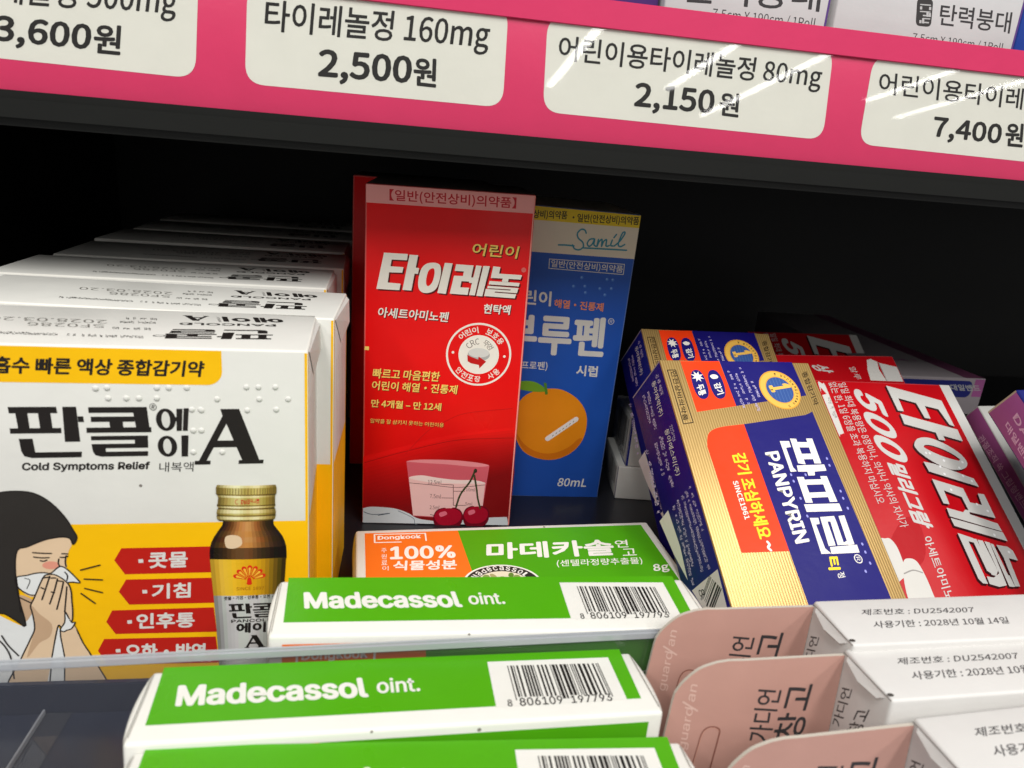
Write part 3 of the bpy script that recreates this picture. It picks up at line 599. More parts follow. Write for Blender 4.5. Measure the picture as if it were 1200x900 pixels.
for cx, cy, rx_, ry_ in ((456, 757, 77, 54), (600, 751, 69, 54)):
    e = [(-1.93,69.05),(76.71,72.71),(-1.25,-20.36)]
    def rp(x, y): return (e[0][0]+(e[1][0]-e[0][0])*x/1000+(e[2][0]-e[0][0])*y/1000, e[0][1]+(e[1][1]-e[0][1])*x/1000+(e[2][1]-e[0][1])*y/1000)
    i.poly(smooth([rp(cx-rx_, cy), rp(cx-rx_*.8, cy-ry_*.75), rp(cx-rx_*.3, cy-ry_), rp(cx, cy-ry_*.82), rp(cx+rx_*.35, cy-ry_), rp(cx+rx_*.82, cy-ry_*.7), rp(cx+rx_, cy), rp(cx+rx_*.75, cy+ry_*.8), rp(cx, cy+ry_*1.05), rp(cx-rx_*.75, cy+ry_*.8)]), CHD, 4)
    i.poly(smooth([rp(cx-rx_*.92, cy-6), rp(cx-rx_*.7, cy-ry_*.72), rp(cx-rx_*.25, cy-ry_*.92), rp(cx+rx_*.3, cy-ry_*.9), rp(cx+rx_*.8, cy-ry_*.55), rp(cx+rx_*.85, cy+ry_*.1), rp(cx+rx_*.4, cy+ry_*.6), rp(cx-rx_*.5, cy+ry_*.6)]), CH, 4.3)
    i.poly(smooth([rp(cx-rx_*.6, cy-ry_*.5), rp(cx-rx_*.2, cy-ry_*.65), rp(cx-rx_*.1, cy-ry_*.35), rp(cx-rx_*.5, cy-ry_*.15)]), CHL, 4.6)
i.line(smooth([(44.24,24.87),(42.44,19.68),(38.98,14.02),(37.42,8.16)], False), .75, STM, 5); i.line(smooth([(44.04,22.48),(45.20,16.98),(45.98,12.33),(47.26,7.83)], False), .7, STM, 5); i.ell([(44.34,24.51)][0], .7, .9, mat((40, 40, 30)), 5.3)
i.line(smooth([(0.69,5.13),(4.33,4.00),(10.94,4.71),(6.40,3.67)], False), .3, mat((90, 100, 110)), 2.6); i.line(smooth([(14.23,5.92),(20.33,2.75),(21.51,-0.07),(27.02,-1.01)], False), .25, mat((120, 130, 140)), 2.6)
i.build()
rd.ink('top', 'top_panel').rect((.3, .3), (RW-.3, RD_-.3), mat((150, 140, 132)), 1).build()
dup(rd, 'red2', 'dark red syrup box hidden behind the bright red one, only its left edge showing', ('carton', 'top_panel'))

# ---------------------------------------------------------------- blue syrup box
BLUE = mat((34, 84, 178), .38); CRM = mat((222, 214, 196)); BY = mat((226, 198, 40)); TEAL = mat((52, 140, 164)); ORT = mat((232, 140, 96)); PALE = mat((214, 214, 210))
bl = Thing('syrup_box', 'blue', 'tall blue syrup box with an orange fruit, cream and yellow bands at its top', 'medicine box')
bl.body(BLUE, edge=mat((96, 124, 186), .45)); BW, BD, BH = bl.d
i = bl.ink('front', 'color_panel')
q = [(11.23,121.67),(54.51,122.75),(11.87,109.61),(54.66,110.21)]
i.poly([(.2, BH-.3), (BW-.2, BH-.3), (BW-.2, q[1][1]), (.2, (q[0][1]+q[1][1])/2)], BY, 1); i.poly([(.2, (q[0][1]+q[1][1])/2), (BW-.2, q[1][1]), (BW-.2, q[3][1]), (.2, q[2][1])], CRM, 1)
for p in [(30.00,97.08),(34.74,97.44),(35.33,94.85),(41.17,96.95),(46.04,97.33),(43.68,94.49),(46.11,100.95),(43.65,100.98),(32.98,100.90)]: i.ell(p, .7, .7, mat((66, 116, 200)), 1); i.ell((p[0]-.15, p[1]+.15), .35, .35, mat((120, 160, 220)), 1.4)
i.build()
i = bl.ink('front', 'lettering')
DKO = mat((60, 54, 30))
i.T('·일반(안전상비)의약품', [(26.12,122.56),(53.55,123.53),(25.86,126.20)], DKO, 2, .02); i.T('·일반(안전상비)의약품', [(-2.85,121.96),(23.83,123.20),(-2.99,125.55)], DKO, 2, .02)
for ln in ([(32.32,118.89),(31.64,120.05),(30.13,120.21),(28.79,118.59),(29.34,116.70),(31.33,115.21),(31.87,113.45),(30.48,112.10),(28.44,112.29),(27.35,113.79)], [(21.62,113.31),(24.71,113.50),(28.07,113.42)], [(35.80,116.96),(34.14,116.53),(33.32,114.87),(34.22,113.79),(35.43,114.84),(36.12,116.85),(36.12,114.68),(37.04,114.03)], [(37.69,116.84),(37.49,114.07),(38.11,116.00),(39.17,116.96),(39.35,114.22),(39.89,116.15),(41.05,116.98),(41.19,114.52),(42.51,114.78)], [(43.45,117.11),(43.09,114.97),(44.18,114.77)], [(44.82,119.47),(43.98,118.09)], [(44.62,114.81),(46.71,117.02),(48.32,120.27),(47.39,120.41),(46.57,117.95),(46.18,115.52),(47.21,114.74),(48.88,115.75)], [(32.09,112.96),(39.72,113.23),(49.99,113.51)]):
    i.line(smooth(ln, False), .62, TEAL, 3)
q = [(18.63,107.41),(50.05,107.76),(50.18,103.52),(18.86,103.63)]; i.line(q, .28, PALE, 2, True); i.T('일반(안전상비)의약품', [(19.58,103.90),(49.74,103.86),(19.48,107.19)], PALE, 3, .012)
i.T('어린이', [(3.42,88.16),(21.50,87.98),(3.16,94.42)], PALE, 3, .03)
i.T('해열·진통제', [(22.84,87.62),(43.87,87.38),(22.77,91.26)], ORT, 3, .025)
i.T('부루펜', [(3.27,66.90),(46.81,67.31),(2.52,84.47)], PALE, 3, .034)
c = [(47.96,83.48)][0]; i.ell(c, 1.35, 1.35, PALE, 3); i.ell(c, 1.1, 1.1, BLUE, 3.4); i.T('R', [(c[0]-.5, c[1]-.7), (c[0]+.6, c[1]-.7), (c[0]-.5, c[1]+.7)], PALE, 4)
i.T('(이부프로펜)', [(3.83,59.69),(23.27,59.96),(3.72,63.75)], PALE, 3, .012); i.T('시럽', [(36.06,58.66),(45.45,58.53),(35.86,63.58)], PALE, 3, .03); i.T('80mL', [(34.29,5.85),(47.70,5.92),(34.65,9.97)], PALE, 3, .02)
i.build()
i = bl.ink('front', 'orange_picture', 'picture of a round orange with a green leaf and a thermometer')
i.poly(smooth([(11.63,33.75),(11.40,41.70),(15.29,48.59),(23.13,51.77),(30.61,51.97),(37.90,48.29),(42.50,42.57),(43.99,36.19),(42.99,28.77),(38.96,22.78),(32.41,19.16),(25.47,18.86),(18.25,21.44),(14.04,26.58)]), mat((226, 138, 22)), 2)
i.poly(smooth([(12.24,32.17),(17.35,22.64),(25.45,19.02),(32.39,19.33),(38.94,22.95),(42.84,28.76),(41.18,29.51),(37.09,25.19),(30.51,21.99),(23.53,22.26),(17.00,25.91)]), mat((204, 112, 18)), 2.3)
i.poly(smooth([(9.60,53.31),(13.12,54.90),(18.30,54.90),(22.40,52.89),(23.69,50.87),(20.31,50.36),(15.81,50.57),(12.03,51.28)]), mat((110, 160, 40)), 3)
i.poly([(22.49,54.68),(23.76,54.60),(24.89,49.53),(23.72,49.30)], mat((80, 130, 40)), 3.3)
i.line([(27.22,28.84),(38.80,38.68)], 2.3, mat((232, 228, 222)), 4)
for p in [(29.22,30.08),(30.60,31.29),(32.00,32.42),(33.39,33.54),(34.78,34.75),(36.16,35.95),(37.54,37.16)]: i.line([p, (p[0]+.45, p[1]+.75)], .25, mat((90, 70, 60)), 5, cap=False)
i.build()
bl.ink('top', 'top_panel').rect((.3, .3), (BW-.3, BD-.3), CRM, 1).build()

# ---------------------------------------------------------------- ointment boxes
GRN = mat((76, 160, 14), .36); ORG = mat((240, 116, 30), .38); WH = mat((222, 221, 214), .38, name='speck')
mt = Thing('ointment_box', 'm3', 'green ointment box in front of the clear guard with its whole barcode in view', 'medicine box', 'green ointment boxes')
mt.body(WH, bev=.9, seg=3); MW, MD, MH = mt.d
i = mt.ink('top', 'green_panel')
i.poly([(1.98,21.61),(102.65,21.72),(101.54,4.49),(2.71,4.59)], GRN, 1); gpo = i.build()
i = mt.ink('top', 'lettering')
i.T('Madecassol', [(6.81,9.34),(43.78,9.19),(6.03,15.66)], WH, 2, .05, LA); i.T('oint.', [(45.44,10.24),(54.42,10.28),(45.28,14.99)], WH, 2, .025, LA); i.build(gpo)
i = mt.ink('top', 'barcode')
i.poly([(70.10,19.04),(98.81,18.81),(98.24,4.40),(69.49,4.15)], WH, 2)
i.barcode([(74.08,6.88),(95.71,6.33),(74.33,17.35)], K, 3)
i.T('8', [(71.94,4.18),(72.98,4.17),(72.14,6.26)], K, 3, .02, LA); i.T('806109', [(74.55,4.12),(83.95,4.13),(74.76,6.60)], K, 3, .02, LA); i.T('197793', [(85.79,4.13),(94.96,4.18),(86.02,6.43)], K, 3, .02, LA); i.build(gpo)
i = mt.ink('front', 'main_panel')
mb = [(34.51,41.66),(35.60,21.18)]
k = (mb[1][0]-mb[0][0])/(mb[1][1]-mb[0][1])
x_t = mb[0][0]+k*(MH-2.2-mb[0][1]); x_b = mb[0][0]+k*(2-mb[0][1])
i.poly([(3, MH-2.2), (x_t, MH-2.2), (x_b, 2), (3, 2)], ORG, 1); i.poly([(x_t, MH-2.2), (MW-3.2, MH-2.2), (MW-3.2, 2), (x_b, 2)], GRN, 1)
i.build()
i = mt.ink('front', 'main_lettering')
PW_ = mat((240, 236, 228))
i.T('Dongkook', [(7.18,37.88),(21.54,38.09),(7.17,40.83)], PW_, 2, .03, LA); i.line([(23.04,37.07),(23.15,41.57),(6.21,41.82),(6.18,36.85),(14.72,36.67)], .5, PW_, 2)
i.T('100%', [(10.66,26.63),(31.67,26.18),(11.00,34.21)], PW_, 2, .045, LA); i.T('식물성분', [(11.21,20.53),(31.22,19.86),(11.75,25.88)], PW_, 2, .03)
for ch, b in zip('주원료이', ([(8.10,30.72),(9.81,30.77),(8.19,33.33)], [(7.99,27.32),(9.67,27.37),(8.07,29.86)], [(7.87,23.85),(9.71,23.88),(7.96,26.48)], [(8.04,20.77),(9.95,20.79),(8.12,23.18)])): i.T(ch, b, PW_, 2)
i.T('마데카솔', [(41.27,24.48),(85.61,24.04),(43.06,34.33)], PW_, 2, .036)
i.T('연', [(86.98,28.53),(91.78,28.59),(88.18,33.19)], PW_, 2, .01); i.T('고', [(87.87,23.53),(92.91,23.54),(88.83,27.66)], PW_, 2, .01)
i.T('(센텔라정량추출물)', [(63.45,18.49),(92.91,18.06),(64.47,22.68)], PW_, 2, .005); i.T('8g', [(94.79,12.83),(100.58,13.40),(96.10,17.83)], PW_, 2, .025)
i.build()
i = mt.ink('front', 'emblem')
ec = (44.3, 11.4); i.ell(ec, 12.4, 9.9, PW_, 3, n=48); i.ell(ec, 11.7, 9.3, mat((42, 44, 36)), 3.3, n=48); i.ell(ec, 8.2, 6.3, mat((226, 218, 190)), 3.6, n=48)
i.arc('Madecassol', (ec[0], ec[1]-2.2), 10.2, 148, 32, 2.3, PW_, 4, .02, LA)
rnd = random.Random(4)
for k in range(26): i.ell((ec[0]+rnd.uniform(-5.5, 5.5), ec[1]+rnd.uniform(-3.5, 4)), rnd.uniform(.8, 1.7), rnd.uniform(.6, 1.2), mat(rnd.choice(((96, 130, 52), (134, 150, 84), (168, 160, 110)))), 4+k*.05, rnd.uniform(0, 3))
i.build()
def end_flap(th, side):
    # tucked end flap bellying out of the box end
    W, D, H = th.d; V = []; F = []; n = 10; s_ = -1 if side == 'left' else 1; x0 = -.05 if side == 'left' else W+.05
    for a in range(n+1):
        y = .8+(D-1.6)*a/n
        for z in (1.2, H*.35, H*.7, H-.7):
            V.append((x0+s_*(0.9*math.sin(math.pi*(a/n))**.8*(.35+.65*z/H)), y, z))
    for a in range(n):
        for b in range(3): F.append((a*4+b, a*4+4+b, a*4+5+b, a*4+1+b))
    V2 = [(x0+s_*(.02), y, z) for x, y, z in V]; k = len(V)
    tops = [a*4+3 for a in range(n+1)]
    V += [(x0, V[t][1], H-.6) for t in tops]
    for a in range(n): F.append((tops[a], tops[a+1], k+a+1, k+a))
    o = link_mesh('end_flap', V, F, [WH], parent=th.root)
    for p in o.data.polygons: p.use_smooth = True
    ln = mat((150, 148, 140)); 
    I = th.ink('top', 'flap_slit'); xx = .55 if side == 'left' else W-.55
    I.line([(xx, 1.6), (xx, D-1.2)], .16, ln, 1, cap=False); I.build()
end_flap(mt, 'left'); end_flap(mt, 'right')
dup(mt, 'm2', 'green ointment box standing just behind the clear guard against the one lying flat')
dup(mt, 'm1', 'ointment box lying flat, orange and green face up, before the red syrup box')
dup(mt, 'm4', 'nearest ointment box, only its green edge and half a barcode visible')

# ---------------------------------------------------------------- gold and navy cold tablet boxes
GOLD = gold_ribbed(); NAVY = mat((20, 14, 108), .4); FO = mat((246, 62, 14), .36); YG = mat((250, 220, 40)); LAV = mat((190, 180, 214)); GDK = mat((58, 44, 22)); MG = mat((222, 160, 56), .35)
pp = Thing('tablet_box', 'pp', 'gold and navy cold tablet box leaning back, big white lettering running down its face', 'medicine box', 'gold and navy tablet boxes')
pp.body(GOLD, bev=.45, sides={'left': NAVY}); W, D, H = pp.d
i = pp.ink('front', 'color_panel')
i.poly([(7.81,92.68),(23.08,93.04),(23.78,74.81),(8.17,72.50)], FO, 1)
i.build()
i = pp.ink('front', 'medal_panel')
i.poly([(23.18,93.05),(52.96,93.31),(53.48,79.20),(33.16,76.22),(23.78,74.81)], NAVY, 1)
i.build()
i = pp.ink('front', 'slogan_panel')
i.poly(smooth([(8.02,59.59),(9.27,63.30),(10.98,65.17),(13.63,66.35),(17.20,67.05)], False)+[(24.32,67.79)]+[(24.86,23.91),(8.47,24.27)], FO, 1)
i.build()
i = pp.ink('front', 'name_panel')
i.poly([(24.32,67.79),(49.74,71.31),(51.56,71.92),(53.18,72.69)]+[(54.39,4.07),(25.05,4.53),(24.86,23.91)], NAVY, 1)
for p in [(51.47,54.53),(51.40,52.01),(51.69,42.72),(51.57,40.21),(51.81,36.77),(51.84,24.77),(51.78,22.17),(51.90,18.62),(49.11,16.22),(35.57,40.76),(35.37,46.70),(35.30,49.00),(40.78,48.86),(35.67,34.75)]: i.ell(p, .38, .5, mat((150, 150, 220)), 2)
i.build()
i = pp.ink('front', 'symptom_icons')
for q in ([(9.80,88.87),(15.28,89.50),(15.27,77.89),(9.70,77.10)], [(16.37,88.99),(21.83,89.63),(21.84,78.19),(16.20,77.14)]): i.quad4(q, NAVY, 2, 6.2, 8)
i.T('두통', [(10.84,82.82),(10.82,78.56),(13.84,83.68)], WRM, 3, .03); i.T('감기', [(17.73,83.53),(17.92,79.02),(20.63,84.35)], WRM, 3, .03)
c = [(12.51,86.41)][0]
i.poly([(c[0]+math.cos(a*math.pi/8)*(2.5 if a % 2 else 1.1), c[1]+math.sin(a*math.pi/8)*(2.3 if a % 2 else 1.1)) for a in range(16)], WRM, 3)
i.poly(smooth([(17.38,86.65),(18.61,87.40),(20.05,87.22),(20.55,86.44),(19.73,85.74),(18.19,85.61)]), WRM, 3)
i.build()
i = pp.ink('front', 'medal')
c = [(43.42,81.43)][0]; e = [(50.83,79.18),(46.90,88.77)]; r_ = (math.dist(c, e[0])+math.dist(c, e[1]))/2
i.ell(c, r_, r_, MG, 2, n=48); i.ell(c, r_*.94, r_*.94, mat((236, 186, 84), .35), 2.3, n=48); i.ell(c, r_*.7, r_*.7, MG, 2.5, n=48); i.ell(c, r_*.66, r_*.66, mat((50, 84, 150)), 2.7, n=48)
for a in range(-3, 4):
    h = math.sqrt(max(0, .64**2-(a*.17)**2))*r_
    i.line([(c[0]+a*.17*r_, c[1]-h), (c[0]+a*.17*r_, c[1]+h)], .12, mat((90, 124, 180)), 3, cap=False)
i.T('1', [(39.23,83.02),(39.75,80.24),(48.16,84.47)], mat((240, 190, 90), .35), 4, .05, LA)
for k in range(16):
    a = math.radians(90-k*11); i.micro([(c[0]+math.cos(a)*r_*.76, c[1]+math.sin(a)*r_*.76), (c[0]+math.cos(a-.14)*r_*.76, c[1]+math.sin(a-.14)*r_*.76), (c[0]+math.cos(a)*r_*.9, c[1]+math.sin(a)*r_*.9)], 1, GDK, 3, k)
i.build()
i = pp.ink('front', 'lettering')
i.T('종합감기약', [(55.34,88.82),(54.90,74.92),(57.78,89.75)], GDK, 2, .015)
q = [(1.83,88.87),(4.97,89.03),(5.62,68.54),(1.91,67.99)]; i.line(q, .32, GDK, 2, True, False); i.T('안전상비의약품', [(2.88,88.47),(2.24,69.13),(4.88,88.72)], GDK, 2, .02)
for k, b in enumerate(([(24.91,89.00),(26.09,73.92),(25.97,89.13)], [(27.49,87.88),(28.33,75.33),(28.44,88.00)], [(29.80,90.49),(31.38,72.67),(30.98,90.63)], [(32.75,84.78),(33.48,78.22),(33.82,84.90)])): i.micro(b, (20, 15, 22, 8)[k], LAV, 3, 20+k)
for pts in ([(46.31,62.12),(48.75,62.10),(48.49,52.76),(45.84,52.82)], [(40.01,62.19),(42.36,62.03),(42.27,52.52),(39.57,53.01)], [(41.30,60.88),(46.81,60.69),(46.83,58.75),(41.36,58.83)], [(41.52,56.42),(47.89,56.44),(47.71,54.41),(41.44,54.41)],
    [(35.67,61.27),(39.24,61.23),(39.16,58.99),(37.15,58.77),(37.06,51.64),(37.90,50.15),(35.49,49.97)], [(38.73,52.22),(49.40,52.37),(49.38,50.12),(44.61,49.87),(44.19,48.52),(41.69,48.53),(41.87,49.93),(38.37,50.02)],
    [(46.11,48.23),(48.61,48.16),(48.84,39.12),(45.96,39.10)], [(37.11,48.16),(39.68,48.09),(39.49,39.10),(36.85,39.20)], [(38.11,47.11),(46.96,47.11),(46.98,45.28),(38.04,45.30)], [(38.34,42.55),(47.22,42.62),(47.23,40.83),(38.39,40.78)],
    [(35.99,38.65),(49.23,38.51),(49.27,35.93),(35.97,36.11)],
    [(47.10,34.28),(49.38,34.42),(48.90,24.81),(46.56,24.71)], [(46.16,25.95),(48.97,26.36),(48.90,24.81),(43.77,24.86)], [(43.35,33.06),(45.54,33.08),(45.17,25.00),(42.67,24.80)], [(40.14,34.22),(45.45,34.35),(45.47,32.63),(40.17,32.63)], [(40.14,34.22),(42.27,34.14),(41.93,24.84),(39.32,24.76)],
    [(39.61,24.41),(49.73,24.66),(49.59,22.13),(39.30,22.26)], [(36.28,34.10),(39.40,33.97),(39.07,32.00),(37.62,31.84),(37.72,24.08),(39.23,22.37),(35.67,22.46)]): i.poly(pts, WRM, 3)
i.T('PANPYRIN', [(28.38,57.14),(27.92,26.00),(33.65,57.68)], WRM, 3, .045, LA)
i.T('감기 조심하세요', [(15.81,56.96),(15.44,28.01),(21.21,57.38)], YG, 3, .03); i.line(smooth([(18.36,27.19),(18.77,26.28),(17.96,25.43),(18.61,24.51)], False), .8, WRM, 3)
i.T('SINCE1961', [(13.09,47.28),(13.14,34.48),(14.99,47.59)], WRM, 3, .03)
i.T('티', [(37.07,21.48),(36.12,17.36),(41.42,21.38)], YG, 3, .045); i.T('정', [(38.68,16.40),(38.47,14.70),(41.41,16.69)], WRM, 3, .01)
c = [(48.19,20.21)][0]; i.ell(c, 1.45, 1.45, WRM, 3); i.ell(c, 1.15, 1.15, NAVY, 3.4); i.T('R', [(c[0]-.7, c[1]+.6), (c[0]-.7, c[1]-.6), (c[0]+.7, c[1]+.6)], WRM, 4)
i.build()
i = pp.ink('left', 'side_print')
i.poly([(5.78,19.38),(23.34,20.37),(22.40,8.52),(10.03,11.91)], WH, 1); i.poly([(-3.38,45.80),(4.18,46.69),(5.71,33.75),(4.85,22.90),(0.53,32.74)], WH, 1)
i.barcode([(14.77,10.61),(10.20,15.97),(22.61,14.82)], K, 2, 30, 5); i.T('8', [(9.30,18.33),(9.71,16.11),(12.63,18.10)], K, 2)
i.T('동아제약(주)', [(15.42,89.56),(14.48,76.36),(18.75,88.86)], WRM, 2, .0); i.T('동아에스티(주)', [(15.19,70.86),(14.51,54.28),(18.53,69.95)], WRM, 2, .0)
for k, (b, n) in enumerate((([(19.51,90.13),(19.30,81.29),(21.87,89.66)], 12), ([(10.93,88.46),(9.26,74.23),(12.93,87.94)], 18), ([(7.42,89.17),(6.46,77.12),(9.24,88.78)], 14), ([(19.61,70.84),(18.92,64.50),(21.62,70.56)], 9), ([(11.04,70.61),(9.57,52.27),(13.51,69.94)], 22), ([(-0.80,71.44),(-3.78,48.75),(1.88,70.74)], 26), ([(6.83,70.18),(6.18,58.18),(8.82,69.80)], 14))): i.micro(b, n, LAV, 2, 40+k)
for k in range(6): 
    a = [(20.98,47.52),(21.91,31.69),(23.04,47.36)] if k == 0 else None
for k, b in enumerate(([(20.25,47.75),(20.68,32.16),(21.91,47.62)], [(17.42,47.46),(17.94,21.79),(19.11,47.33)], [(14.59,47.24),(13.88,21.72),(16.32,47.11)], [(10.91,47.25),(8.95,25.71),(12.82,46.96)], [(7.36,46.64),(6.37,20.54),(9.27,46.47)])): i.micro(b, (20, 34, 34, 28, 34)[k], LAV, 2, 60+k)
i.build()
i = pp.ink('left', 'fold_edge'); i.rect((D-.5, .5), (D-.1, H-.5), GOLD, 1); i.rect((.3, H-.8), (D-.3, H-.3), mat((150, 140, 150)), 1); i.build()
dup(pp, 'pp2', 'gold and navy tablet box behind the front one, only its top showing')

# ---------------------------------------------------------------- red pain reliever boxes
TR = mat((184, 8, 20), .38); SLV = mat((196, 194, 190), .4); TSH = mat((54, 6, 10), .4); PILL = mat((206, 204, 198), .4); PILD = mat((150, 146, 142), .4); TRD = mat((120, 10, 18), .34)
ty = Thing('pain_reliever_box', 'ty1', 'red pain reliever box with large silver lettering, beside the gold tablet box', 'medicine box', 'red pain reliever boxes')
ty.body(TR, edge=mat((200, 70, 74), .45)); W, D, H = ty.d
i = ty.ink('front', 'color_panel')
q = [(66.55,105.21)]; i.rect((q[0][0], .3), (W-.2, H-.3), SLV, 1); i.build()
i = ty.ink('front', 'capsule_picture')
i.poly(smooth([(3.79,102.20),(5.91,103.01),(7.05,101.40),(6.60,81.20),(6.21,79.62),(4.52,79.04),(3.74,79.92)]), PILL, 1); i.poly([(4.33,101.31),(5.98,98.05),(3.33,97.36)], TR, 1.4)
i.micro([(5.24,96.23),(4.66,86.28),(6.87,96.58)], 9, PILD, 1.5, 3)
i.build()
i = ty.ink('front', 'capsule')
i.poly(smooth([(2.98,34.31),(5.64,35.65),(7.88,35.24),(9.25,31.33),(8.45,23.11),(5.60,20.54),(2.49,20.66)]), PILL, 1); i.poly(smooth([(9.32,26.83),(12.44,27.90),(15.06,26.63),(16.03,22.16),(16.14,16.13),(15.13,9.65),(7.57,8.75),(4.88,12.71),(6.37,20.51)]), PILL, 1.4)
i.line(smooth([(7.50,22.47),(11.88,23.53),(15.41,22.52)], False), .5, PILD, 1.8)
i.poly(smooth([(18.53,43.72),(23.57,39.20),(18.42,27.00),(4.65,22.04),(5.18,32.04)]), mat((172, 12, 22), .34), .6)
i.build()
i = ty.ink('front', 'lettering')
big = [ [(37.78,103.33),(63.29,96.49),(63.29,83.68),(61.06,84.53),(59.30,92.05),(53.00,93.54),(52.73,87.23),(49.93,87.59),(49.19,94.84),(41.09,97.05),(40.74,90.54),(37.91,90.89)],
 [(38.31,89.41),(42.93,88.02),(63.96,82.20),(63.61,76.60),(54.95,79.11),(54.84,76.79),(51.74,77.21),(51.93,80.52),(38.01,84.37)],
 [(38.73,67.09),(43.66,66.08),(59.60,59.51),(60.10,55.91),(39.22,62.70)],
 [(38.90,59.48),(51.87,55.27),(51.90,49.31),(57.08,48.12),(57.83,53.05),(60.76,52.62),(60.50,42.50),(49.35,45.28),(49.16,51.59),(42.03,54.48),(41.60,48.60),(38.94,49.07)],
 [(39.41,47.24),(46.24,45.22),(47.81,46.30),(49.57,45.99),(49.08,44.35),(60.17,40.31),(60.47,37.04),(39.06,43.70)], [(39.03,43.05),(60.57,36.66),(60.67,33.12),(39.14,39.81)],
 [(39.02,37.00),(45.07,34.74),(44.96,32.90),(42.24,33.60),(41.95,17.29),(39.83,17.62),(38.73,19.38)], [(44.45,34.75),(46.41,34.33),(47.03,21.31),(45.79,21.00),(44.32,22.16)], [(46.79,34.11),(49.04,33.63),(49.29,21.98),(47.38,20.04),(45.56,20.61)],
 [(49.66,33.41),(51.85,32.82),(50.16,16.46),(46.51,16.02),(42.66,17.26),(42.99,20.11),(45.95,19.50),(49.30,20.97)],
 [(51.95,32.45),(53.23,32.15),(52.95,15.75),(51.01,16.03)], [(54.46,31.85),(59.33,30.93),(60.90,29.31),(60.94,25.45),(57.25,26.50),(55.92,15.73),(53.67,15.92),(54.95,26.88)], [(51.93,20.37),(53.61,20.05),(53.55,15.73),(52.34,15.78)] ]
oc = smooth([(38.33,75.15),(41.42,77.65),(46.89,78.07),(52.60,75.89),(57.98,71.94),(60.30,67.99),(59.34,65.18),(55.49,63.52),(49.79,63.79),(43.99,66.64),(39.80,70.28),(38.10,72.89)]); ih = smooth([(42.21,73.78),(44.92,74.26),(49.73,72.83),(54.05,70.49),(57.00,67.69),(55.10,67.85),(50.27,69.23),(45.35,71.55)])
du, dv = -1.15, -.75
for p in big+[oc]: i.poly([(a+du, c+dv) for a, c in p], TSH, 2); i.poly([(a+du*.5, c+dv*.5) for a, c in p], TSH, 2.4)
for p in big+[oc]: i.poly(p, SLV, 3)
i.poly(ih, TR, 3.6); i.poly([(a+.5, c+.4) for a, c in ih][0:30], TSH, 3.5)
rnd = random.Random(2)
for p in [(43.76,70.86),(49.06,67.54),(57.97,66.85),(55.02,64.34),(45.80,64.88),(41.98,70.96),(46.17,61.60),(54.88,60.77)]+[(45.72,54.74),(57.94,58.43),(54.84,48.43),(58.41,45.58),(55.86,35.80),(58.70,28.85)]: i.ell(p, .55, .55, mat((232, 232, 232), .15), 4); 
i.T('500', [(19.58,102.42),(19.41,71.01),(31.91,96.06)], SLV, 3, .055, LA)
i.T('밀리그람', [(20.67,67.55),(21.01,40.71),(28.86,65.14)], SLV, 3, .045)
i.T('아세트아미노펜', [(22.11,35.60),(19.86,8.07),(26.39,36.21)], SLV, 3, .01)
i.T('일일 최대 복용량은 8정이나, 의사나 약사의 지시가', [(13.00,103.62),(13.62,39.44),(17.69,104.23)], SLV, 3, .0); i.T('없는 한, 1일 6정을 초과 복용하지 마십시오', [(8.41,103.66),(7.71,49.06),(13.06,104.26)], SLV, 3, .0)
i.build()
dup(ty, 'ty2', 'rearmost red pain reliever box, only a strip of its top edge in view', ('carton', 'color_panel', 'capsule_picture', 'capsule', 'lettering'))
t3 = Thing('pain_reliever_box', 'ty3', 'red pain reliever box between two others, white capsule pictured at its corner', 'medicine box', 'red pain reliever boxes')
t3.body(TR, edge=mat((200, 70, 74), .45))
i = t3.ink('front', 'lettering')
i.poly([(56.09,102.60),(58.52,103.12),(61.44,101.59),(60.49,97.34),(61.81,91.09),(53.00,91.41),(53.97,97.29)], PILL, 1); i.poly([(62.26,101.03),(71.42,98.71),(71.12,90.77),(62.17,91.09)], SLV, 1.3); i.line([(62.04,101.17),(61.96,91.09)], .5, PILD, 1.6)
i.T('상', [(22.97,100.13),(25.94,95.72),(32.37,99.53)], SLV, 1, .03); i.T('알루', [(43.88,98.60),(45.00,91.73),(47.50,98.77)], SLV, 1)
i.build()

# ---------------------------------------------------------------- hanging plaster packs
BRN = mat((194, 150, 138), .5, name='board'); GWH = mat((210, 208, 205), .42, name='speck'); GTX = mat((58, 56, 58)); LOGO = mat((220, 186, 174))
gd = Thing('plaster_box', 'g2', 'middle plaster box, its brown hang tab showing a slot outline', 'medicine box', 'white plaster boxes with brown hang tabs')
gd.body(GWH, bev=.7, seg=3); W, D, H = gd.d
tab = rounded([(-.2, H-1.8), [(-30.64,52.72)][0]], 0) if False else None
ol = [(-.1, [(-2.02,52.72)][0][1])]+[(-13.43,52.83),(-23.75,52.88),(-27.47,53.02)]+smooth([(-30.18,52.69),(-34.10,51.25),(-37.35,48.12),(-38.93,45.37)], False)+[(-39.27,43.24),(-39.67,38.81),(-40.21,33.44)]
ol += [(ol[-1][0]-1.2, 1.0), (-.1, 1.0)]
def plate(th, name, pts, y0, th_, m_front, m_edge, parent=None):
    n = len(pts); V = [(p[0], y0, p[1]) for p in pts]+[(p[0], y0+th_, p[1]) for p in pts]
    a = sum(pts[k-1][0]*pts[k][1]-pts[k][0]*pts[k-1][1] for k in range(n))
    f = list(range(n)); F = [f if a > 0 else f[::-1], [n+k for k in (f[::-1] if a > 0 else f)]]; I = [0, 1]
    for k in range(n):
        F.append((k, (k+1) % n, n+(k+1) % n, n+k)); I.append(1)
    return link_mesh(name, V, F, [m_front, m_edge], I, th.root)
tabo = plate(gd, 'hang_tab', ol, D-.75, .75, BRN, mat((188, 180, 168), .6, name='board'))
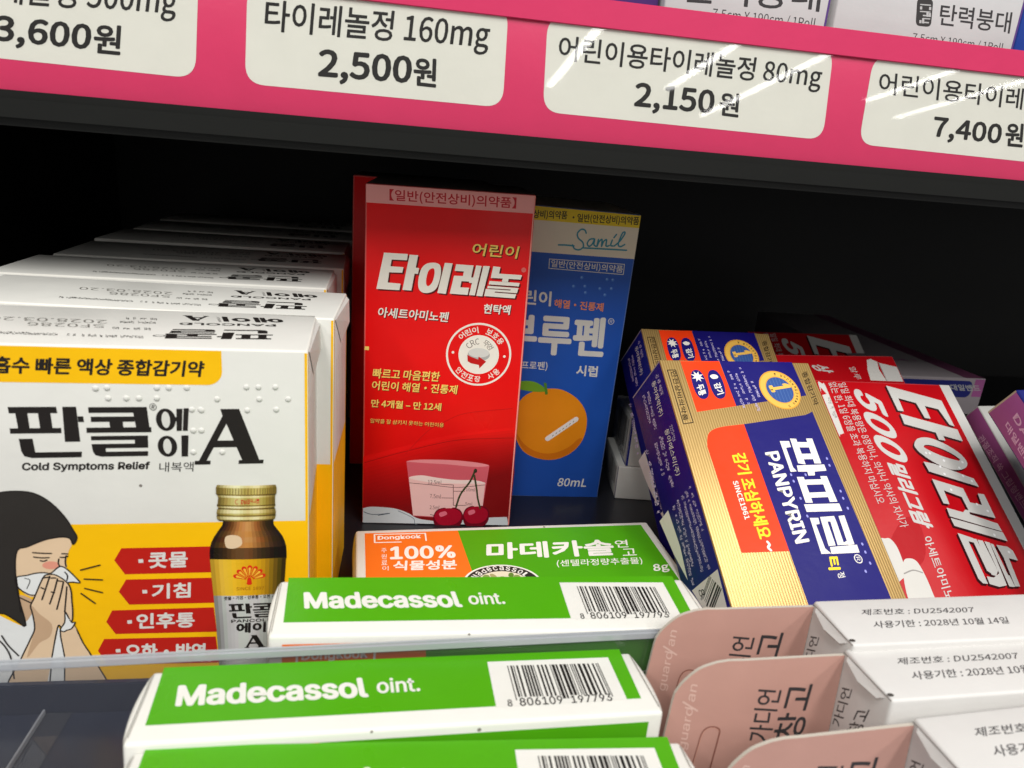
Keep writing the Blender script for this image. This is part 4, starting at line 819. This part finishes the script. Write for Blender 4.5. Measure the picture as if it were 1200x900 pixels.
gd2 = lambda nm: Ink(gd, 'back', nm)
i = gd2('tab_print'); i.o = i.o+Vector((0, -.75, 0)); i.n = Vector((0, -1, 0))
i.T('가디언', [(-14.36,30.14),(-13.71,44.39),(-20.15,30.99)], GTX, 1, .012); i.T('반창고', [(-7.16,22.71),(-5.50,45.51),(-14.58,23.19)], GTX, 1, .014)
i.T('guard an', [(-34.13,29.58),(-33.47,47.11),(-36.68,30.37)], LOGO, 1, .0, LA); i.line([(-36.82,43.05),(-33.25,40.43)], .4, LOGO, 1)
i.line(smooth([(-32.69,23.81),(-31.87,30.49),(-31.32,34.19),(-30.09,35.62),(-28.38,35.59),(-27.20,34.61),(-27.26,32.29),(-27.73,27.30),(-28.32,21.67)], False), .35, mat((132, 84, 72)), 1, cap=False); i.line(smooth([(-32.53,23.69),(-31.72,30.36),(-31.15,34.01),(-29.96,35.39),(-28.45,35.37),(-27.38,34.51)], False), .2, mat((206, 154, 138)), 1.4, cap=False)
i.build(tabo)
i = gd.ink('left', 'end_flap_print')
i.T('가디언', [(4.19,36.17),(5.16,47.25),(0.99,34.18)], GTX, 1, .01); i.T('반창고', [(9.40,35.68),(11.96,47.77),(4.99,32.05)], GTX, 1, .012)
i.line([(0.04,53.01),(16.46,53.87)], .3, mat((150, 146, 142)), 1, cap=False); i.build()
i = gd.ink('top', 'date_stamp')
i.T('제조번호 : DU2542007', [(8.56,10.18),(37.96,9.63),(10.05,12.41)], GTX, 1, .012); i.T('사용기한 : 2028년 10월 14일', [(8.62,5.41),(43.62,5.13),(9.98,7.91)], GTX, 1, .012)
i.ell((.8, 1.6), .7, .5, mat((70, 66, 62)), 1)
i.build()
link_mesh('side_tuck', [(.5, D-1.0, H-.3), (.4, 1.2, H-.3), (-.9, 3.2, H-2.0), (-1.2, D*.55, H-2.6), (-.6, D-2.2, H-1.6)], [(0, 1, 2, 3, 4)], [GWH], parent=gd.root)
dup(gd, 'g1', 'rearmost white plaster box with brown hang tab, just below the leaning gold tablet box')
dup(gd, 'g3', 'plaster box with hang tab nearest the viewer, cut off by the bottom of the frame')

# ---------------------------------------------------------------- bandage boxes on the right
PUR = mat((158, 84, 140), .42); NVB = mat((28, 34, 110), .4); PNK = mat((214, 170, 196)); LGR = mat((178, 178, 174), .45)
b1 = Thing('bandage_box', 'p1', 'purple and navy bandage box leaning at the right edge of the picture', 'medicine box')
b1.body(NVB, sides={'left': PUR}); W, D, H = b1.d
i = b1.ink('left', 'side_print')
i.T('DAEIL', [(7.74,76.18),(6.47,55.57),(10.45,76.80)], PNK, 2, .04, LA); i.T('대일밴드', [(2.95,75.33),(2.20,57.97),(5.65,76.27)], PNK, 2, .03); i.rect((.3, H-.9), (D-.3, H-.2), mat((176, 166, 140)), 1); i.build()
b1.ink('front', 'front_panel').rect((.5, .5), (W-.5, H-.5), NVB, 1).build()
b2 = Thing('bandage_box', 'p2', 'pale bandage box with narrow purple spine beside the silver lettered red box', 'medicine box')
b2.body(LGR, sides={'left': PUR})
i = b2.ink('left', 'side_print'); i.T('관절조직 쏙 그립형밴드', [(0.40,83.28),(2.74,47.66),(4.02,83.42)], PNK, 1, .01); i.build()
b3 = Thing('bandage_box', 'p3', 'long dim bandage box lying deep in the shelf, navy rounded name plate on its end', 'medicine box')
b3.body(mat((150, 142, 146), .45)); W, D, H = b3.d  # white card darkened in colour, standing in for shade deep in the shelf
i = b3.ink('front', 'name_plate'); i.poly(rounded([(-.5+4, 9.5), (46, 9.5), (46, 18.5), (3.5, 18.5)], 3.5), NVB, 1); i.rect((47, 10), (W-.4, H-.5), PUR, 1)
i.T('대일밴드', [(34.47,13.15),(51.87,13.11),(32.48,16.50)], LGR, 2, .02); i.build()
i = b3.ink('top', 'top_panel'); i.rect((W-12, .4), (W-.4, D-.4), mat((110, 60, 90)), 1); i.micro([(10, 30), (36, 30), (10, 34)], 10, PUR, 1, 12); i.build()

# small white boxes
wb = Thing('small_white_box', 'w1', 'small white box with navy edges and a barcode end, on top of another', 'medicine box', 'small white boxes')
wb.body(LGR); W, D, H = wb.d
i = wb.ink('left', 'barcode'); i.rect((D-1, .3), (D-.1, H-.3), NVB, 1); i.rect((.3, .2), (D-.3, 1.2), NVB, 1)
i.barcode([(D-30, 6), (D-5, 6), (D-30, H-2.5)], mat((70, 66, 66)), 2, 40, 9); i.micro([(D-28, 2.5), (D-6, 2.5), (D-28, 4.8)], 11, mat((80, 76, 76)), 2, 5); i.build()
i = wb.ink('front', 'edge_print'); i.rect((.1, .2), (1.0, H-.2), NVB, 1); i.build()
wc = Thing('small_white_box', 'w2', 'small white box with navy edge lying under the barcoded one on black shelf', 'medicine box', 'small white boxes')
wc.body(LGR); W, D, H = wc.d
i = wc.ink('left', 'barcode'); i.rect((D-1, .3), (D-.1, H-.3), NVB, 1); i.barcode([(D-20, 5), (D-4, 5), (D-20, H-2)], mat((110, 106, 106)), 2, 30, 9); i.build()

# ---------------------------------------------------------------- elastic bandage packs on the upper shelf
for key, lb, cut in (('ua', 'white elastic bandage pack on the upper shelf, left of the other', 0), ('ub', 'right white bandage pack on the upper shelf, its wording fully legible', 1)):
    u = Thing('bandage_pack', key, lb, 'bandage pack', 'elastic bandage packs'); u.body(mat((212, 212, 212), .3)); W, D, H = u.d
    i = u.ink('front', 'lettering')
    b = ([(5.88,11.05),(52.59,13.24),(5.15,20.86)], [(16.37,6.97),(52.04,7.60),(16.31,10.68)]) if not cut else ([(37.91,13.78),(65.06,13.90),(36.98,20.28)], [(29.57,7.56),(64.11,7.64),(29.34,10.69)])
    i.T('탄력붕대', b[0], GTX, 1, .012); i.T('7.5cm X 190cm / 1Roll', b[1], GTX, 1, .0)
    i.rect((W-.9, .3), (W-.2, H-.3), mat((90, 60, 130)), 1)
    if cut:
        q = [(27.90,20.97),(33.77,21.18),(35.21,12.94),(29.53,12.79)]; i.quad4(q, mat((60, 58, 58)), 1, 1.6); i.micro([(30.64,13.55),(29.33,19.64),(34.58,13.74)], 3, mat((190, 190, 190)), 2, 2)
    i.build()
for nm, x0, x1, rgb, lb in (('bandage_pack', 62, 79, (84, 52, 120), 'purple pack on the upper shelf left of the white packs, mostly out of frame'), ('bandage_pack', 209, 240, (38, 70, 160), 'blue pack on the upper shelf at the far right edge of the picture')):
    POSES[lb] = ((x0, 248, 185), (0, 0, 0), (x1-x0, 46, 60)); u = Thing(nm, lb, lb, 'bandage pack'); u.body(mat(rgb, .35)); u.ink('front', 'front_panel').rect((1.5, 20), (x1-x0-1.5, 58), mat((205, 200, 210), .35), 1).build()

# ---------------------------------------------------------------- clear guard and low fin
acr = clear('clear_acrylic', (.8, .8, .81), .03, 1.49, .03); edge = clear('acrylic_edge', (.6, .62, .62), .14, 1.9, .5)  # grey tint and pale mix paint the guard's reflected veil and bright edge
ag = empty('front_guard', (0, 137.0, -13), 'clear acrylic guard strip along the shelf front behind the two nearest ointment boxes', 'shelf guard')
gx = Matrix.Rotation(.03, 4, 'Z')
o1 = board('panel', -330, 130, -.6, .6, 0, 50.7, acr, .1, ag); o2 = board('top_edge', -330, 130, -.75, .75, 50.8, 53.2, edge, .5, ag)
ag.rotation_euler = (0, 0, .038)
dv_ = empty('clear_fin', (-84, 146, 0), 'low clear acrylic fin running front to back at the lower left', 'shelf divider')
adopt(dv_, board('fin', -85.7, -85.2, 144, 163.2, .7, 2.2, edge, .1), board('foot', -85.1, -79, 144, 163.2, .7, 1.1, acr, .1))  # low clear fin with a pale edge and a flat foot
